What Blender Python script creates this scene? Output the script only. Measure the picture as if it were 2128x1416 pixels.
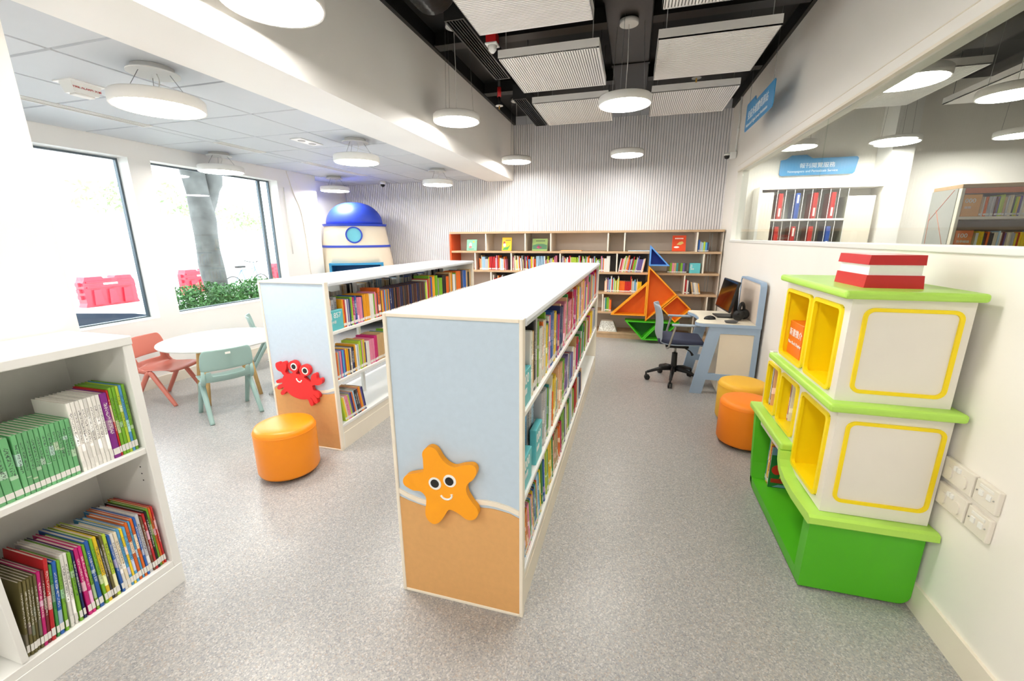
import bpy, bmesh, math, random
from mathutils import Vector, Matrix, noise as mnoise
random.seed(7)
S = bpy.context.scene
for _o in list(bpy.data.objects):
    bpy.data.objects.remove(_o)
COL = S.collection
PI = math.pi

# ------------------------------------------------------------------ camera
CAM_H = 1.45
YAW, PIT, ROL, FPX = -0.27705, 0.240658, 0.004972, 868.9
cy, sy, cp, sp, cr, sr = (math.cos(YAW), math.sin(YAW), math.cos(PIT), math.sin(PIT), math.cos(ROL), math.sin(ROL))
fwd = Vector((sy * cp, cy * cp, -sp))
right = Vector((cy, -sy, 0))
down = fwd.cross(right)
r2 = right * cr + down * sr
d2 = down * cr - right * sr
cam = bpy.data.cameras.new('camera')
cam.sensor_fit = 'HORIZONTAL'
cam.sensor_width = 36
cam.lens = FPX / 2128 * 36
cam.clip_start = 0.02
camo = bpy.data.objects.new('camera', cam)
COL.objects.link(camo)
camo.matrix_world = Matrix(((r2.x, -d2.x, -fwd.x, 0), (r2.y, -d2.y, -fwd.y, 0), (r2.z, -d2.z, -fwd.z, CAM_H), (0, 0, 0, 1)))
S.camera = camo

# ------------------------------------------------------------------ world and exposure
W = bpy.data.worlds.new('sky')
S.world = W
W.use_nodes = True
wn = W.node_tree.nodes
wl = W.node_tree.links
wn['Background'].inputs[0].default_value = (0.86, 0.94, 1.0, 1)
wn['Background'].inputs[1].default_value = 3.4
S.view_settings.view_transform = 'Standard'
S.view_settings.look = 'None'
S.view_settings.gamma = 1.0
S.view_settings.use_curve_mapping = False
S.view_settings.exposure = 1.0
LAMP = 25.0          # radiance of the pendant diffusers

# ------------------------------------------------------------------ materials
MATS = {}
def lin(c):
    return tuple(((x / 255) / 12.92 if x / 255 <= .04045 else ((x / 255 + .055) / 1.055) ** 2.4) for x in c)

def mat(name, rgb, rough=.5, metal=0., spec=.5, var=.04, scale=6., bump=0., bscale=80., coat=0., emit=0.):
    """principled material with a faint procedural colour variation and optional fine relief"""
    if name in MATS:
        return MATS[name]
    m = bpy.data.materials.new(name)
    m.use_nodes = True
    n, l = m.node_tree.nodes, m.node_tree.links
    b = n['Principled BSDF']
    c = lin(rgb)
    b.inputs['Roughness'].default_value = rough
    b.inputs['Metallic'].default_value = metal
    b.inputs['Specular IOR Level'].default_value = spec
    b.inputs['Coat Weight'].default_value = coat
    tc = n.new('ShaderNodeTexCoord')
    nz = n.new('ShaderNodeTexNoise')
    nz.inputs['Scale'].default_value = scale
    nz.inputs['Detail'].default_value = 3
    l.new(tc.outputs['Object'], nz.inputs['Vector'])
    rp = n.new('ShaderNodeValToRGB')
    rp.color_ramp.elements[0].position = .3
    rp.color_ramp.elements[1].position = .7
    rp.color_ramp.elements[0].color = (*[x * (1 - var) for x in c], 1)
    rp.color_ramp.elements[1].color = (*[min(1, x * (1 + var)) for x in c], 1)
    l.new(nz.outputs['Fac'], rp.inputs['Fac'])
    l.new(rp.outputs['Color'], b.inputs['Base Color'])
    if bump:
        nb = n.new('ShaderNodeTexNoise')
        nb.inputs['Scale'].default_value = bscale
        l.new(tc.outputs['Object'], nb.inputs['Vector'])
        bp = n.new('ShaderNodeBump')
        bp.inputs['Strength'].default_value = bump
        bp.inputs['Distance'].default_value = .002
        l.new(nb.outputs['Fac'], bp.inputs['Height'])
        l.new(bp.outputs['Normal'], b.inputs['Normal'])
    if emit:
        b.inputs['Emission Color'].default_value = (*c, 1)
        b.inputs['Emission Strength'].default_value = emit
    MATS[name] = m
    return m

def floor_mat():
    m = bpy.data.materials.new('speckled vinyl')
    m.use_nodes = True
    n, l = m.node_tree.nodes, m.node_tree.links
    b = n['Principled BSDF']
    tc = n.new('ShaderNodeTexCoord')
    def ramp(pts):
        r = n.new('ShaderNodeValToRGB')
        r.color_ramp.interpolation = 'CONSTANT'
        while len(r.color_ramp.elements) < len(pts):
            r.color_ramp.elements.new(.5)
        for e, (p, c) in zip(r.color_ramp.elements, pts):
            e.position = p
            e.color = (*lin(c), 1)
        return r
    def voro(sc):
        v = n.new('ShaderNodeTexVoronoi')
        v.inputs['Scale'].default_value = sc
        l.new(tc.outputs['Object'], v.inputs['Vector'])
        s = n.new('ShaderNodeSeparateColor')
        l.new(v.outputs['Color'], s.inputs['Color'])
        return s.outputs[0]
    a = ramp([(0, (158, 157, 155)), (.26, (174, 172, 168)), (.48, (146, 148, 152)), (.62, (190, 185, 177)), (.76, (130, 130, 132)), (.84, (206, 204, 200)), (.93, (170, 154, 140))])
    l.new(voro(190), a.inputs['Fac'])
    c = ramp([(0, (172, 170, 167)), (.35, (156, 156, 157)), (.6, (184, 179, 172)), (.8, (142, 144, 148))])
    l.new(voro(420), c.inputs['Fac'])
    mx = n.new('ShaderNodeMix')
    mx.data_type = 'RGBA'
    mx.inputs['Factor'].default_value = .45
    l.new(a.outputs['Color'], mx.inputs[6])
    l.new(c.outputs['Color'], mx.inputs[7])
    l.new(mx.outputs[2], b.inputs['Base Color'])
    b.inputs['Roughness'].default_value = .33
    b.inputs['Specular IOR Level'].default_value = .45
    return m

def glass_mat(name, tint=(.96, .99, .98), refl=.07):
    m = bpy.data.materials.new(name)
    m.use_nodes = True
    n, l = m.node_tree.nodes, m.node_tree.links
    n.remove(n['Principled BSDF'])
    t = n.new('ShaderNodeBsdfTransparent')
    t.inputs[0].default_value = (*tint, 1)
    g = n.new('ShaderNodeBsdfGlossy')
    g.inputs['Roughness'].default_value = .01
    lw = n.new('ShaderNodeLayerWeight')
    lw.inputs[0].default_value = .5
    pw = n.new('ShaderNodeMath')
    pw.operation = 'POWER'
    pw.inputs[1].default_value = 5
    l.new(lw.outputs['Facing'], pw.inputs[0])
    mul = n.new('ShaderNodeMath')
    mul.operation = 'MULTIPLY_ADD'
    mul.inputs[1].default_value = .6
    mul.inputs[2].default_value = refl * .5
    l.new(pw.outputs[0], mul.inputs[0])
    mul.use_clamp = True
    mx = n.new('ShaderNodeMixShader')
    l.new(mul.outputs[0], mx.inputs[0])
    l.new(t.outputs[0], mx.inputs[1])
    l.new(g.outputs[0], mx.inputs[2])
    l.new(mx.outputs[0], n['Material Output'].inputs[0])
    return m

def lamp_mat():
    m = bpy.data.materials.new('lit diffuser')
    m.use_nodes = True
    n, l = m.node_tree.nodes, m.node_tree.links
    n.remove(n['Principled BSDF'])
    e = n.new('ShaderNodeEmission')
    e.inputs[0].default_value = (1, .955, .89, 1)
    e.inputs[1].default_value = LAMP
    l.new(e.outputs[0], n['Material Output'].inputs[0])
    return m

def book_mat(name, attr=False):
    """cover print: base colour, one contrasting band and rows of small title marks"""
    m = bpy.data.materials.new(name)
    m.use_nodes = True
    n, l = m.node_tree.nodes, m.node_tree.links
    b = n['Principled BSDF']
    b.inputs['Roughness'].default_value = .38
    if attr:
        a = n.new('ShaderNodeAttribute')
        a.attribute_name = 'bcol'
        l.new(a.outputs['Color'], b.inputs['Base Color'])
        return m
    oi = n.new('ShaderNodeObjectInfo')
    tc = n.new('ShaderNodeTexCoord')
    sx = n.new('ShaderNodeSeparateXYZ')
    l.new(tc.outputs['Object'], sx.inputs[0])
    def math_(op, a, bb, clamp=False):
        x = n.new('ShaderNodeMath')
        x.operation = op
        x.use_clamp = clamp
        for i, v in enumerate((a, bb)):
            if isinstance(v, (int, float)):
                x.inputs[i].default_value = v
            elif v is not None:
                l.new(v, x.inputs[i])
        return x.outputs[0]
    rnd = oi.outputs['Random']
    # second colour: hue-shifted
    hs = n.new('ShaderNodeHueSaturation')
    l.new(oi.outputs['Color'], hs.inputs['Color'])
    l.new(math_('ADD', math_('MULTIPLY', rnd, .16), .42), hs.inputs['Hue'])
    hs.inputs['Saturation'].default_value = .5
    hs.inputs['Value'].default_value = 1.5
    z0 = math_('ADD', math_('MULTIPLY', math_('FRACT', math_('MULTIPLY', rnd, 7.3), 0), .5), .2)
    dz = math_('ABSOLUTE', math_('SUBTRACT', sx.outputs[2], z0), 0)
    band = math_('LESS_THAN', dz, math_('MULTIPLY', math_('FRACT', math_('MULTIPLY', rnd, 13.7), 0), .13))
    mx = n.new('ShaderNodeMix')
    mx.data_type = 'RGBA'
    l.new(band, mx.inputs['Factor'])
    l.new(oi.outputs['Color'], mx.inputs[6])
    l.new(hs.outputs['Color'], mx.inputs[7])
    # title marks down the middle of the spine
    mp = n.new('ShaderNodeCombineXYZ')
    l.new(math_('MULTIPLY', sx.outputs[1], 4), mp.inputs[0])
    l.new(math_('MULTIPLY', sx.outputs[2], 38), mp.inputs[1])
    l.new(math_('MULTIPLY', rnd, 50), mp.inputs[2])
    nz = n.new('ShaderNodeTexNoise')
    nz.inputs['Scale'].default_value = 1.6
    nz.inputs['Detail'].default_value = 1
    l.new(mp.outputs[0], nz.inputs['Vector'])
    ink = math_('GREATER_THAN', nz.outputs['Fac'], .53)
    mid = math_('LESS_THAN', math_('ABSOLUTE', math_('SUBTRACT', sx.outputs[1], .5), 0), .24)
    zz = math_('LESS_THAN', math_('ABSOLUTE', math_('SUBTRACT', sx.outputs[2], .62), 0), .24)
    sp_ = math_('GREATER_THAN', sx.outputs[0], .985)
    ink = math_('MULTIPLY', math_('MULTIPLY', ink, mid), math_('MULTIPLY', zz, sp_))
    ink = math_('MULTIPLY', ink, .8)
    bw = n.new('ShaderNodeRGBToBW')
    l.new(oi.outputs['Color'], bw.inputs[0])
    dark = math_('LESS_THAN', bw.outputs[0], .2)
    ic = n.new('ShaderNodeMix')
    ic.data_type = 'RGBA'
    l.new(dark, ic.inputs['Factor'])
    ic.inputs[6].default_value = (.03, .03, .05, 1)
    ic.inputs[7].default_value = (.85, .83, .75, 1)
    m2 = n.new('ShaderNodeMix')
    m2.data_type = 'RGBA'
    l.new(ink, m2.inputs['Factor'])
    l.new(mx.outputs[2], m2.inputs[6])
    l.new(ic.outputs[2], m2.inputs[7])
    l.new(m2.outputs[2], b.inputs['Base Color'])
    return m

WALL = mat('wall paint', (247, 245, 241), .55, var=.015, scale=2, bump=.05, bscale=300)
WALLR = mat('partition paint', (246, 242, 234), .5, var=.015, scale=2, bump=.05, bscale=300)
TILE = mat('ceiling tile white', (208, 212, 217), .6, var=.01, bump=.08, bscale=500)
GRID = mat('ceiling recess grey', (120, 122, 124), .7)
WHITE = mat('white laminate', (240, 240, 236), .32, var=.01)
TOPW = mat('bookcase top laminate', (214, 219, 224), .28, var=.01)
CREAM = mat('cream edging', (240, 231, 214), .4, var=.015)
BLUEP = mat('pale blue felt panel', (192, 210, 226), .75, var=.02, scale=40, bump=.2, bscale=700)
SAND = mat('sand felt panel', (220, 168, 106), .75, var=.03, scale=40, bump=.2, bscale=700)
LAMPB = mat('lamp white metal', (236, 234, 230), .45, var=.01)
LAMPD = lamp_mat()
WIRE = mat('steel wire', (150, 150, 150), .35, metal=.9)
BLACK = mat('black void paint', (6, 6, 7), .6, var=.2)
BLACKM = mat('black metal', (13, 13, 14), .45)
DUCT = mat('black duct foil', (20, 20, 21), .3, metal=.3, bump=.6, bscale=30)
ACOU = mat('acoustic board white', (242, 239, 237), .6, var=.01)
ACOUD = mat('acoustic slot grey', (70, 68, 68), .8)
SLATW = mat('ribbed panel white', (238, 236, 238), .5, var=.015)
SLATD = mat('ribbed panel groove', (208, 210, 217), .7)
RED = mat('red enamel', (196, 28, 32), .4)
ORANGE = mat('orange vinyl', (252, 148, 8), .36, var=.03, bump=.08, bscale=250)
YELLOWV = mat('yellow vinyl', (238, 184, 48), .5, var=.03, bump=.1, bscale=250)
GREEN = mat('hull green', (82, 184, 28), .42, var=.03)
LIME = mat('lime deck', (178, 226, 92), .38, var=.03)
SHIPW = mat('ship ivory laminate', (236, 231, 221), .45, var=.015)
YEL = mat('yellow cubby', (255, 224, 6), .4, var=.02)
SHIPRED = mat('funnel red', (200, 30, 34), .4)
WOODT = mat('oak shelf', (196, 164, 128), .5, var=.07, scale=14)
GREIGE = mat('greige shelf back', (218, 206, 192), .6, var=.02)
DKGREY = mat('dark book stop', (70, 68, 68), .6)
TEAL = mat('teal guide', (98, 196, 202), .4)
INKW = mat('white lettering', (246, 246, 244), .5)
INKB = mat('black lettering', (24, 24, 24), .5)
INKR = mat('red lettering', (190, 24, 30), .5)
PAGES = mat('page paper', (228, 220, 206), .8, var=.06, scale=60)
LABELW = mat('call number label', (238, 236, 230), .5)
COVER = book_mat('book cover print')
PINE = mat('pale pine', (222, 184, 122), .5, var=.06, scale=20)
METALG = mat('brushed steel', (176, 176, 172), .35, metal=.8)
SOCK = mat('socket plastic', (232, 226, 214), .35, var=.005)
GLASS = glass_mat('partition glass', (.94, .965, .95), .06)
GLASSW = glass_mat('window glass', (.97, .99, .99), .05)

# ------------------------------------------------------------------ mesh helpers
class MB:
    """collects shapes; build() links them as one mesh object"""
    def __init__(s):
        s.v = []; s.f = []; s.m = []; s.sm = []
    def add(s, verts, faces, mi=0, smooth=False):
        o = len(s.v)
        s.v += [tuple(v) for v in verts]
        s.f += [tuple(i + o for i in f) for f in faces]
        s.m += [mi] * len(faces)
        s.sm += [smooth] * len(faces)
        return s
    def box(s, x0, x1, y0, y1, z0, z1, mi=0):
        v = [(x, y, z) for z in (z0, z1) for y in (y0, y1) for x in (x0, x1)]
        return s.add(v, [(0, 2, 3, 1), (4, 5, 7, 6), (0, 1, 5, 4), (2, 6, 7, 3), (0, 4, 6, 2), (1, 3, 7, 5)], mi)
    def rbox(s, x0, x1, y0, y1, z0, z1, r=.01, seg=2, mi=0):
        bm = bmesh.new()
        bmesh.ops.create_cube(bm, size=1)
        for v in bm.verts:
            v.co = Vector(((x0 + x1) / 2 + v.co.x * (x1 - x0), (y0 + y1) / 2 + v.co.y * (y1 - y0), (z0 + z1) / 2 + v.co.z * (z1 - z0)))
        bmesh.ops.bevel(bm, geom=list(bm.edges), offset=r, segments=seg, affect='EDGES', profile=.5)
        s.bm(bm, mi)
        return s
    def bm(s, bm, mi=0, smooth=False, mtx=None):
        bm.verts.index_update()
        s.add([(mtx @ v.co if mtx else v.co) for v in bm.verts], [[v.index for v in f.verts] for f in bm.faces], mi, smooth)
        bm.free()
        return s
    def prism(s, pts, ax, a, b, mi=0, smooth=False):
        """polygon pts in the two other axes, extruded along ax from a to b"""
        n = len(pts)
        def P(p, t):
            return {'x': (t, p[0], p[1]), 'y': (p[0], t, p[1]), 'z': (p[0], p[1], t)}[ax]
        v = [P(p, a) for p in pts] + [P(p, b) for p in pts]
        ar = sum(pts[i][0] * pts[(i + 1) % n][1] - pts[(i + 1) % n][0] * pts[i][1] for i in range(n))
        flip = (ar > 0) != (ax == 'y')
        lo, hi = list(range(n)), list(range(n, 2 * n))
        if (b < a):
            flip = not flip
        caps = [tuple(reversed(lo)), tuple(hi)] if flip else [tuple(lo), tuple(reversed(hi))]
        sides = []
        for i in range(n):
            j = (i + 1) % n
            sides.append((i, j, n + j, n + i) if flip else (j, i, n + i, n + j))
        o = len(s.v)
        s.add(v, caps, mi)
        s.f += [tuple(i + o for i in f) for f in sides]
        s.m += [mi] * n
        s.sm += [smooth] * n
        return s
    def ring(s, outer, inner, ax, a, b, mi=0):
        """frame between two outlines with the same number of points"""
        n = len(outer)
        def P(p, t):
            return {'x': (t, p[0], p[1]), 'y': (p[0], t, p[1]), 'z': (p[0], p[1], t)}[ax]
        v = [P(p, t) for L in (outer, inner) for t in (a, b) for p in L]
        f = []
        for i in range(n):
            j = (i + 1) % n
            f += [(i, j, n + j, n + i), (2 * n + j, 2 * n + i, 3 * n + i, 3 * n + j), (j, i, 2 * n + i, 2 * n + j), (n + i, n + j, 3 * n + j, 3 * n + i)]
        return s.add(v, f, mi)
    def lathe(s, prof, c=(0, 0, 0), n=32, mi=0, smooth=True, sx=1, sy=1, cap=True):
        v = []; f = []
        for r, z in prof:
            for k in range(n):
                t = 2 * PI * k / n
                v.append((c[0] + r * sx * math.cos(t), c[1] + r * sy * math.sin(t), c[2] + z))
        m = len(prof)
        for i in range(m - 1):
            for k in range(n):
                k2 = (k + 1) % n
                f.append((i * n + k, i * n + k2, (i + 1) * n + k2, (i + 1) * n + k))
        s.add(v, f, mi, smooth)
        if cap:
            o = len(s.v) - len(v)
            s.f += [tuple(o + k for k in reversed(range(n))), tuple(o + (m - 1) * n + k for k in range(n))]
            s.m += [mi, mi]; s.sm += [False, False]
        return s
    def tube(s, pts, r, n=8, mi=0, smooth=True, closed=False):
        pts = [Vector(p) for p in pts]
        m = len(pts)
        rs = r if isinstance(r, (list, tuple)) else [r] * m
        v = []; f = []
        up = None
        for i, p in enumerate(pts):
            if closed:
                t = (pts[(i + 1) % m] - pts[i - 1]).normalized()
            else:
                t = (pts[min(i + 1, m - 1)] - pts[max(i - 1, 0)]).normalized()
            if up is None:
                up = Vector((0, 0, 1)) if abs(t.z) < .9 else Vector((1, 0, 0))
            a = t.cross(up).normalized()
            b = a.cross(t).normalized()
            up = b
            for k in range(n):
                q = 2 * PI * k / n
                v.append(p + a * (rs[i] * math.cos(q)) + b * (rs[i] * math.sin(q)))
        for i in range(m if closed else m - 1):
            j = (i + 1) % m
            for k in range(n):
                k2 = (k + 1) % n
                f.append((i * n + k, i * n + k2, j * n + k2, j * n + k))
        if not closed:
            f += [tuple(reversed(range(n))), tuple((m - 1) * n + k for k in range(n))]
        return s.add(v, f, mi, smooth)
    def mesh(s, name):
        me = bpy.data.meshes.new(name)
        me.from_pydata(s.v, [], s.f)
        me.polygons.foreach_set('material_index', s.m)
        me.polygons.foreach_set('use_smooth', s.sm)
        me.update()
        return me
    def build(s, name, mats, parent=None, **kw):
        me = s.mesh(name)
        bm = bmesh.new(); bm.from_mesh(me)
        bmesh.ops.recalc_face_normals(bm, faces=bm.faces)
        bm.to_mesh(me); bm.free()
        return link(name, me, mats, parent, **kw)

def tag(o, label=None, cat=None, group=None, kind=None):
    if label: o['label'] = label
    if cat: o['category'] = cat
    if group: o['group'] = group
    if kind: o['kind'] = kind
    return o

def link(name, me, mats, parent=None, loc=None, rz=None, **kw):
    if mats is not None and not me.materials:
        for m in (mats if isinstance(mats, (list, tuple)) else [mats]):
            me.materials.append(m)
    o = bpy.data.objects.new(name, me)
    COL.objects.link(o)
    if parent: o.parent = parent
    if loc: o.location = loc
    if rz is not None: o.rotation_euler = (0, 0, rz)
    return tag(o, **kw)

def empty(name, loc=(0, 0, 0), rz=0, **kw):
    o = bpy.data.objects.new(name, None)
    o.empty_display_size = .1
    COL.objects.link(o)
    o.location = loc
    o.rotation_euler = (0, 0, rz)
    return tag(o, **kw)

def dup(root, loc, rz=None, label=None, group=None, parent=None, mats=None):
    r = root.copy(); COL.objects.link(r); r.location = loc
    if rz is not None: r.rotation_euler = (0, 0, rz)
    if label: r['label'] = label
    if group: r['group'] = group
    for ch in list(root.children):
        c = ch.copy(); COL.objects.link(c); c.parent = r
        for g in list(ch.children):
            d = g.copy(); COL.objects.link(d); d.parent = c
    return r

def text(body, size, material, parent, mtx, ext=.0006, align='LEFT', name='lettering', squeeze=1.):
    cu = bpy.data.curves.new(name, 'FONT')
    cu.body = body
    cu.size = size
    cu.extrude = ext
    cu.align_x = align
    cu.resolution_u = 3
    t = bpy.data.objects.new(name, cu)
    COL.objects.link(t)
    dg = bpy.context.evaluated_depsgraph_get()
    me = bpy.data.meshes.new_from_object(t.evaluated_get(dg))
    bpy.data.objects.remove(t)
    me.name = name
    me.transform(Matrix.Diagonal((squeeze, 1, 1, 1)))
    me.transform(mtx)
    me.materials.clear()
    me.materials.append(material)
    o = bpy.data.objects.new(name, me)
    COL.objects.link(o)
    o.parent = parent
    return o

def frame_mtx(origin, xdir, updir):
    x = Vector(xdir).normalized(); u = Vector(updir).normalized(); n = x.cross(u)
    o = Vector(origin)
    return Matrix(((x.x, u.x, n.x, o.x), (x.y, u.y, n.y, o.y), (x.z, u.z, n.z, o.z), (0, 0, 0, 1)))

def rrect(a0, a1, b0, b1, r, seg=5):
    p = []
    for cx, cy_, t0 in ((a1 - r, b1 - r, 0), (a0 + r, b1 - r, 90), (a0 + r, b0 + r, 180), (a1 - r, b0 + r, 270)):
        for k in range(seg + 1):
            t = math.radians(t0 + 90 * k / seg)
            p.append((cx + r * math.cos(t), cy_ + r * math.sin(t)))
    return p

def smooth_closed(pts, sub=3):
    """Catmull-Rom through a closed outline"""
    out = []
    n = len(pts)
    for i in range(n):
        p0, p1, p2, p3 = (pts[i - 1], pts[i], pts[(i + 1) % n], pts[(i + 2) % n])
        for k in range(sub):
            t = k / sub
            out.append(tuple(.5 * (2 * p1[a] + (-p0[a] + p2[a]) * t + (2 * p0[a] - 5 * p1[a] + 4 * p2[a] - p3[a]) * t * t + (-p0[a] + 3 * p1[a] - 3 * p2[a] + p3[a]) * t ** 3) for a in (0, 1)))
    return out

def curve_pts(pts, sub=6):
    """open Catmull-Rom"""
    P = [Vector(p) for p in pts]
    P = [P[0] * 2 - P[1]] + P + [P[-1] * 2 - P[-2]]
    out = []
    for i in range(1, len(P) - 2):
        for k in range(sub):
            t = k / sub
            p0, p1, p2, p3 = P[i - 1], P[i], P[i + 1], P[i + 2]
            out.append(.5 * (2 * p1 + (p2 - p0) * t + (2 * p0 - 5 * p1 + 4 * p2 - p3) * t * t + (-p0 + 3 * p1 - 3 * p2 + p3) * t ** 3))
    out.append(P[-2])
    return out

def struct(name, mb, m, parent=None, label=None, cat=None):
    return mb.build(name, m, parent, label=label, cat=cat, kind='structure')

# ------------------------------------------------------------------ the room
XR, XW, YB, YF = 1.162, -4.55, 6.62, -2.6
ZC, ZL, ZBM = 3.09, 2.345, 2.31
struct('floor', MB().box(-5.2, 6.2, YF - .1, 7.0, -.12, 0), floor_mat(), label='grey and beige speckled vinyl floor of the library', cat='floor')

# back wall: panel with raised vertical ribs
wb = struct('wall_back', MB().box(-5.1, 1.30, YB, YB + .15, 0, 3.3), SLATD, label='white ribbed wall behind the long low bookshelf', cat='wall')
rib = MB()
x = -4.86
while x < 1.15:
    rib.box(x, x + .023, YB - .014, YB + .001, 0, 3.09 if x > -1.85 else 2.36)
    x += .0345
rib.build('rib_panel', SLATW, wb, kind='stuff')

# right wall with the glazed band
wr = MB()
GY0, GY1, GZ0, GZ1 = -1.6, 5.93, 1.415, 2.225
wr.box(XR, XR + .12, YF, YB, 0, GZ0 - .002).box(XR, XR + .12, YF, YB, GZ1, 3.3).box(XR, XR + .12, GY1, YB, GZ0 - .002, GZ1).box(XR, XR + .12, YF, GY0, GZ0 - .002, GZ1)
struct('wall_right', wr, WALLR, label='cream partition wall with a long glazed band', cat='wall')
struct('baseboard_right', MB().box(XR - .012, XR, YF, YB - .02, 0, .115), CREAM, label='cream skirting board along the partition wall', cat='skirting')
struct('trim_1', MB().rbox(XR - .012, XR + .13, GY0, GY1 + .0, GZ0 - .028, GZ0 - .001, .004), WHITE, label='white sill under the glazed band', cat='sill')
struct('trim_2', MB().box(XR - .004, XR - .0005, GY0, GY1 + .02, GZ1 + .055, GZ1 + .059).box(XR - .006, XR + .02, GY0, GY1, GZ1 - .014, GZ1 + .001), CREAM, label='slim cream frame above the glazed band', cat='trim')
gl = empty('window_3', (XR + .06, 3.58, GZ0), label='clear glass panes of the partition wall', cat='glass', kind='structure')
for a, b in ((GY0, 1.2), (1.204, 3.576), (3.58, GY1)):
    MB().box(-.005, .005, a + .001 - 3.58, b - .001 - 3.58, 0.0005, GZ1 - GZ0 - .0005).build('pane', GLASS, gl)

# walls out of view: behind the camera and beside it
struct('wall_front', MB().box(-5.2, 1.3, YF - .12, YF, 0, 3.3), WALL, label='plain white wall behind the camera', cat='wall')
struct('wall_left', MB().box(-2.95, -2.16, YF, 1.128, 0, 3.3), WALL, label='broad white pillar behind the low white bookcase', cat='wall')

# window wall
W1 = (1.2, 3.03, .685, 2.19)
W2 = (3.225, 4.765, .685, 2.195)
ww = MB()
XO = XW - .17
ww.box(XO, XW, .9, 5.48, 0, .685).box(XO, XW, .9, 5.48, 2.195, 3.2)
ww.box(XO, XW, .9, 1.2, .685, 2.195).box(XO, XW, 3.03, 3.225, .685, 2.195).box(XO, XW, 4.765, 5.48, .685, 2.195)
ww.box(-4.95, XO, 5.30, 5.48, 0, 2.5).box(-5.06, -4.90, 5.48, YB, 0, 2.5)
ww.box(XO, -2.95, .78, .9, 0, 2.6)
struct('wall_window', ww, WALL, label='white wall holding the two picture windows', cat='wall')
struct('baseboard_left', MB().box(XW, XW + .012, .9, 5.48, 0, .10), CREAM, label='cream skirting board under the windows', cat='skirting')
FRAMEM = mat('window frame dark aluminium', (92, 104, 112), .4, metal=.3)
for i, (a, b, c, d) in enumerate((W1, W2)):
    w = empty('window_%d' % (i + 1), (XO, (a + b) / 2, c), kind='structure', cat='window',
              label=('tall window looking out on a red barrier' if i == 0 else 'wide window looking out on a tree trunk and hedge'))
    h = d - c; hw = (b - a) / 2
    fr = MB()
    t = .016
    fr.box(0, .035, -hw, -hw + t, 0, h).box(0, .035, hw - t, hw, 0, h).box(0, .035, -hw + t, hw - t, 0, t).box(0, .035, -hw + t, hw - t, h - t, h)
    fr.build('frame', FRAMEM, w)
    MB().box(.012, .018, -hw + t, hw - t, t, h - t).build('pane', GLASSW, w)
    if i == 1:
        MB().box(-.03, .0, hw - .15, hw - .11, 0, h).build('mullion', FRAMEM, w)
    rv = MB().box(.165, .172, -hw - .002, hw + .002, -.006, .0).box(.03, .17, -hw, hw, -.004, .004)
    rv.build('sill', WHITE, w)

# left ceiling: metal tiles with recessed joints
cl = struct('ceiling', MB().box(-5.1, -2.2, .9, YB, ZL + .02, ZL + .06), GRID, label='white tiled ceiling above the reading area', cat='ceiling')
xs = [(-2.762, -2.2), (-3.325, -2.766), (-3.80, -3.329), (-4.55, -3.905)]
ys = [1.03 + .57 * k for k in range(11)]
tiles = {}
for (a, b) in xs:
    for y0 in ys:
        y1 = min(y0 + .566, YB - .02)
        if y1 - y0 < .05: continue
        key = (round(b - a, 3), round(y1 - y0, 3))
        if key not in tiles:
            mb = MB()
            w_, l_ = b - a, y1 - y0
            e = .008
            mb.add([(0, 0, .018), (w_, 0, .018), (w_, l_, .018), (0, l_, .018), (e, e, 0), (w_ - e, e, 0), (w_ - e, l_ - e, 0), (e, l_ - e, 0)],
                   [(4, 7, 6, 5), (0, 4, 5, 1), (1, 5, 6, 2), (2, 6, 7, 3), (3, 7, 4, 0), (0, 1, 2, 3)])
            me = mb.mesh('ceiling_tile'); me.materials.append(TILE)
            tiles[key] = me
        link('ceiling_tile', tiles[key], None, cl, loc=(a, y0, ZL))
# long strip tiles either side of the slot diffusers, and the recess ceiling
MB().box(-3.902, -3.803, 2.78, 3.36, ZL, ZL + .018).build('ceiling_tile', TILE, cl)
MB().box(-3.902, -3.803, 3.90, 4.48, ZL, ZL + .018).build('ceiling_tile', TILE, cl)
MB().box(-3.902, -3.803, 5.70, YB - .02, ZL, ZL + .018).build('ceiling_tile', TILE, cl)
MB().box(-4.90, -4.555, 5.49, YB - .02, ZL, ZL + .018).build('ceiling_tile', TILE, cl)
for k, (a, b) in enumerate(((1.6, 2.775), (3.365, 3.895), (4.485, 5.695))):
    d = empty('slot_diffuser', (-3.853, (a + b) / 2, ZL), label=['long white slot diffuser nearest the fire alarm', 'short white slot diffuser above the second window', 'long white slot diffuser near the rocket'][k], cat='air vent', group='slot diffusers in the tiled ceiling')
    L = (b - a) / 2
    MB().box(-.046, -.036, -L, L, -.004, .014).box(.036, .046, -L, L, -.004, .014).box(-.036, .036, -L, -L + .01, -.004, .014).box(-.036, .036, L - .01, L, -.004, .014).build('frame', WHITE, d)
    MB().box(-.005, .005, -L + .01, L - .01, -.002, .014).build('blade', WHITE, d)
    MB().box(-.022, -.016, -L + .01, L - .01, .002, .014).build('blade', LAMPB, d)
    MB().box(.016, .022, -L + .01, L - .01, .002, .014).build('blade', LAMPB, d)

# downstand beam
struct('beam', MB().box(-2.262, -1.835, YF, YB - .015, ZBM, 3.3), WALL, label='deep white boxed beam running to the back wall', cat='beam')

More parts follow.
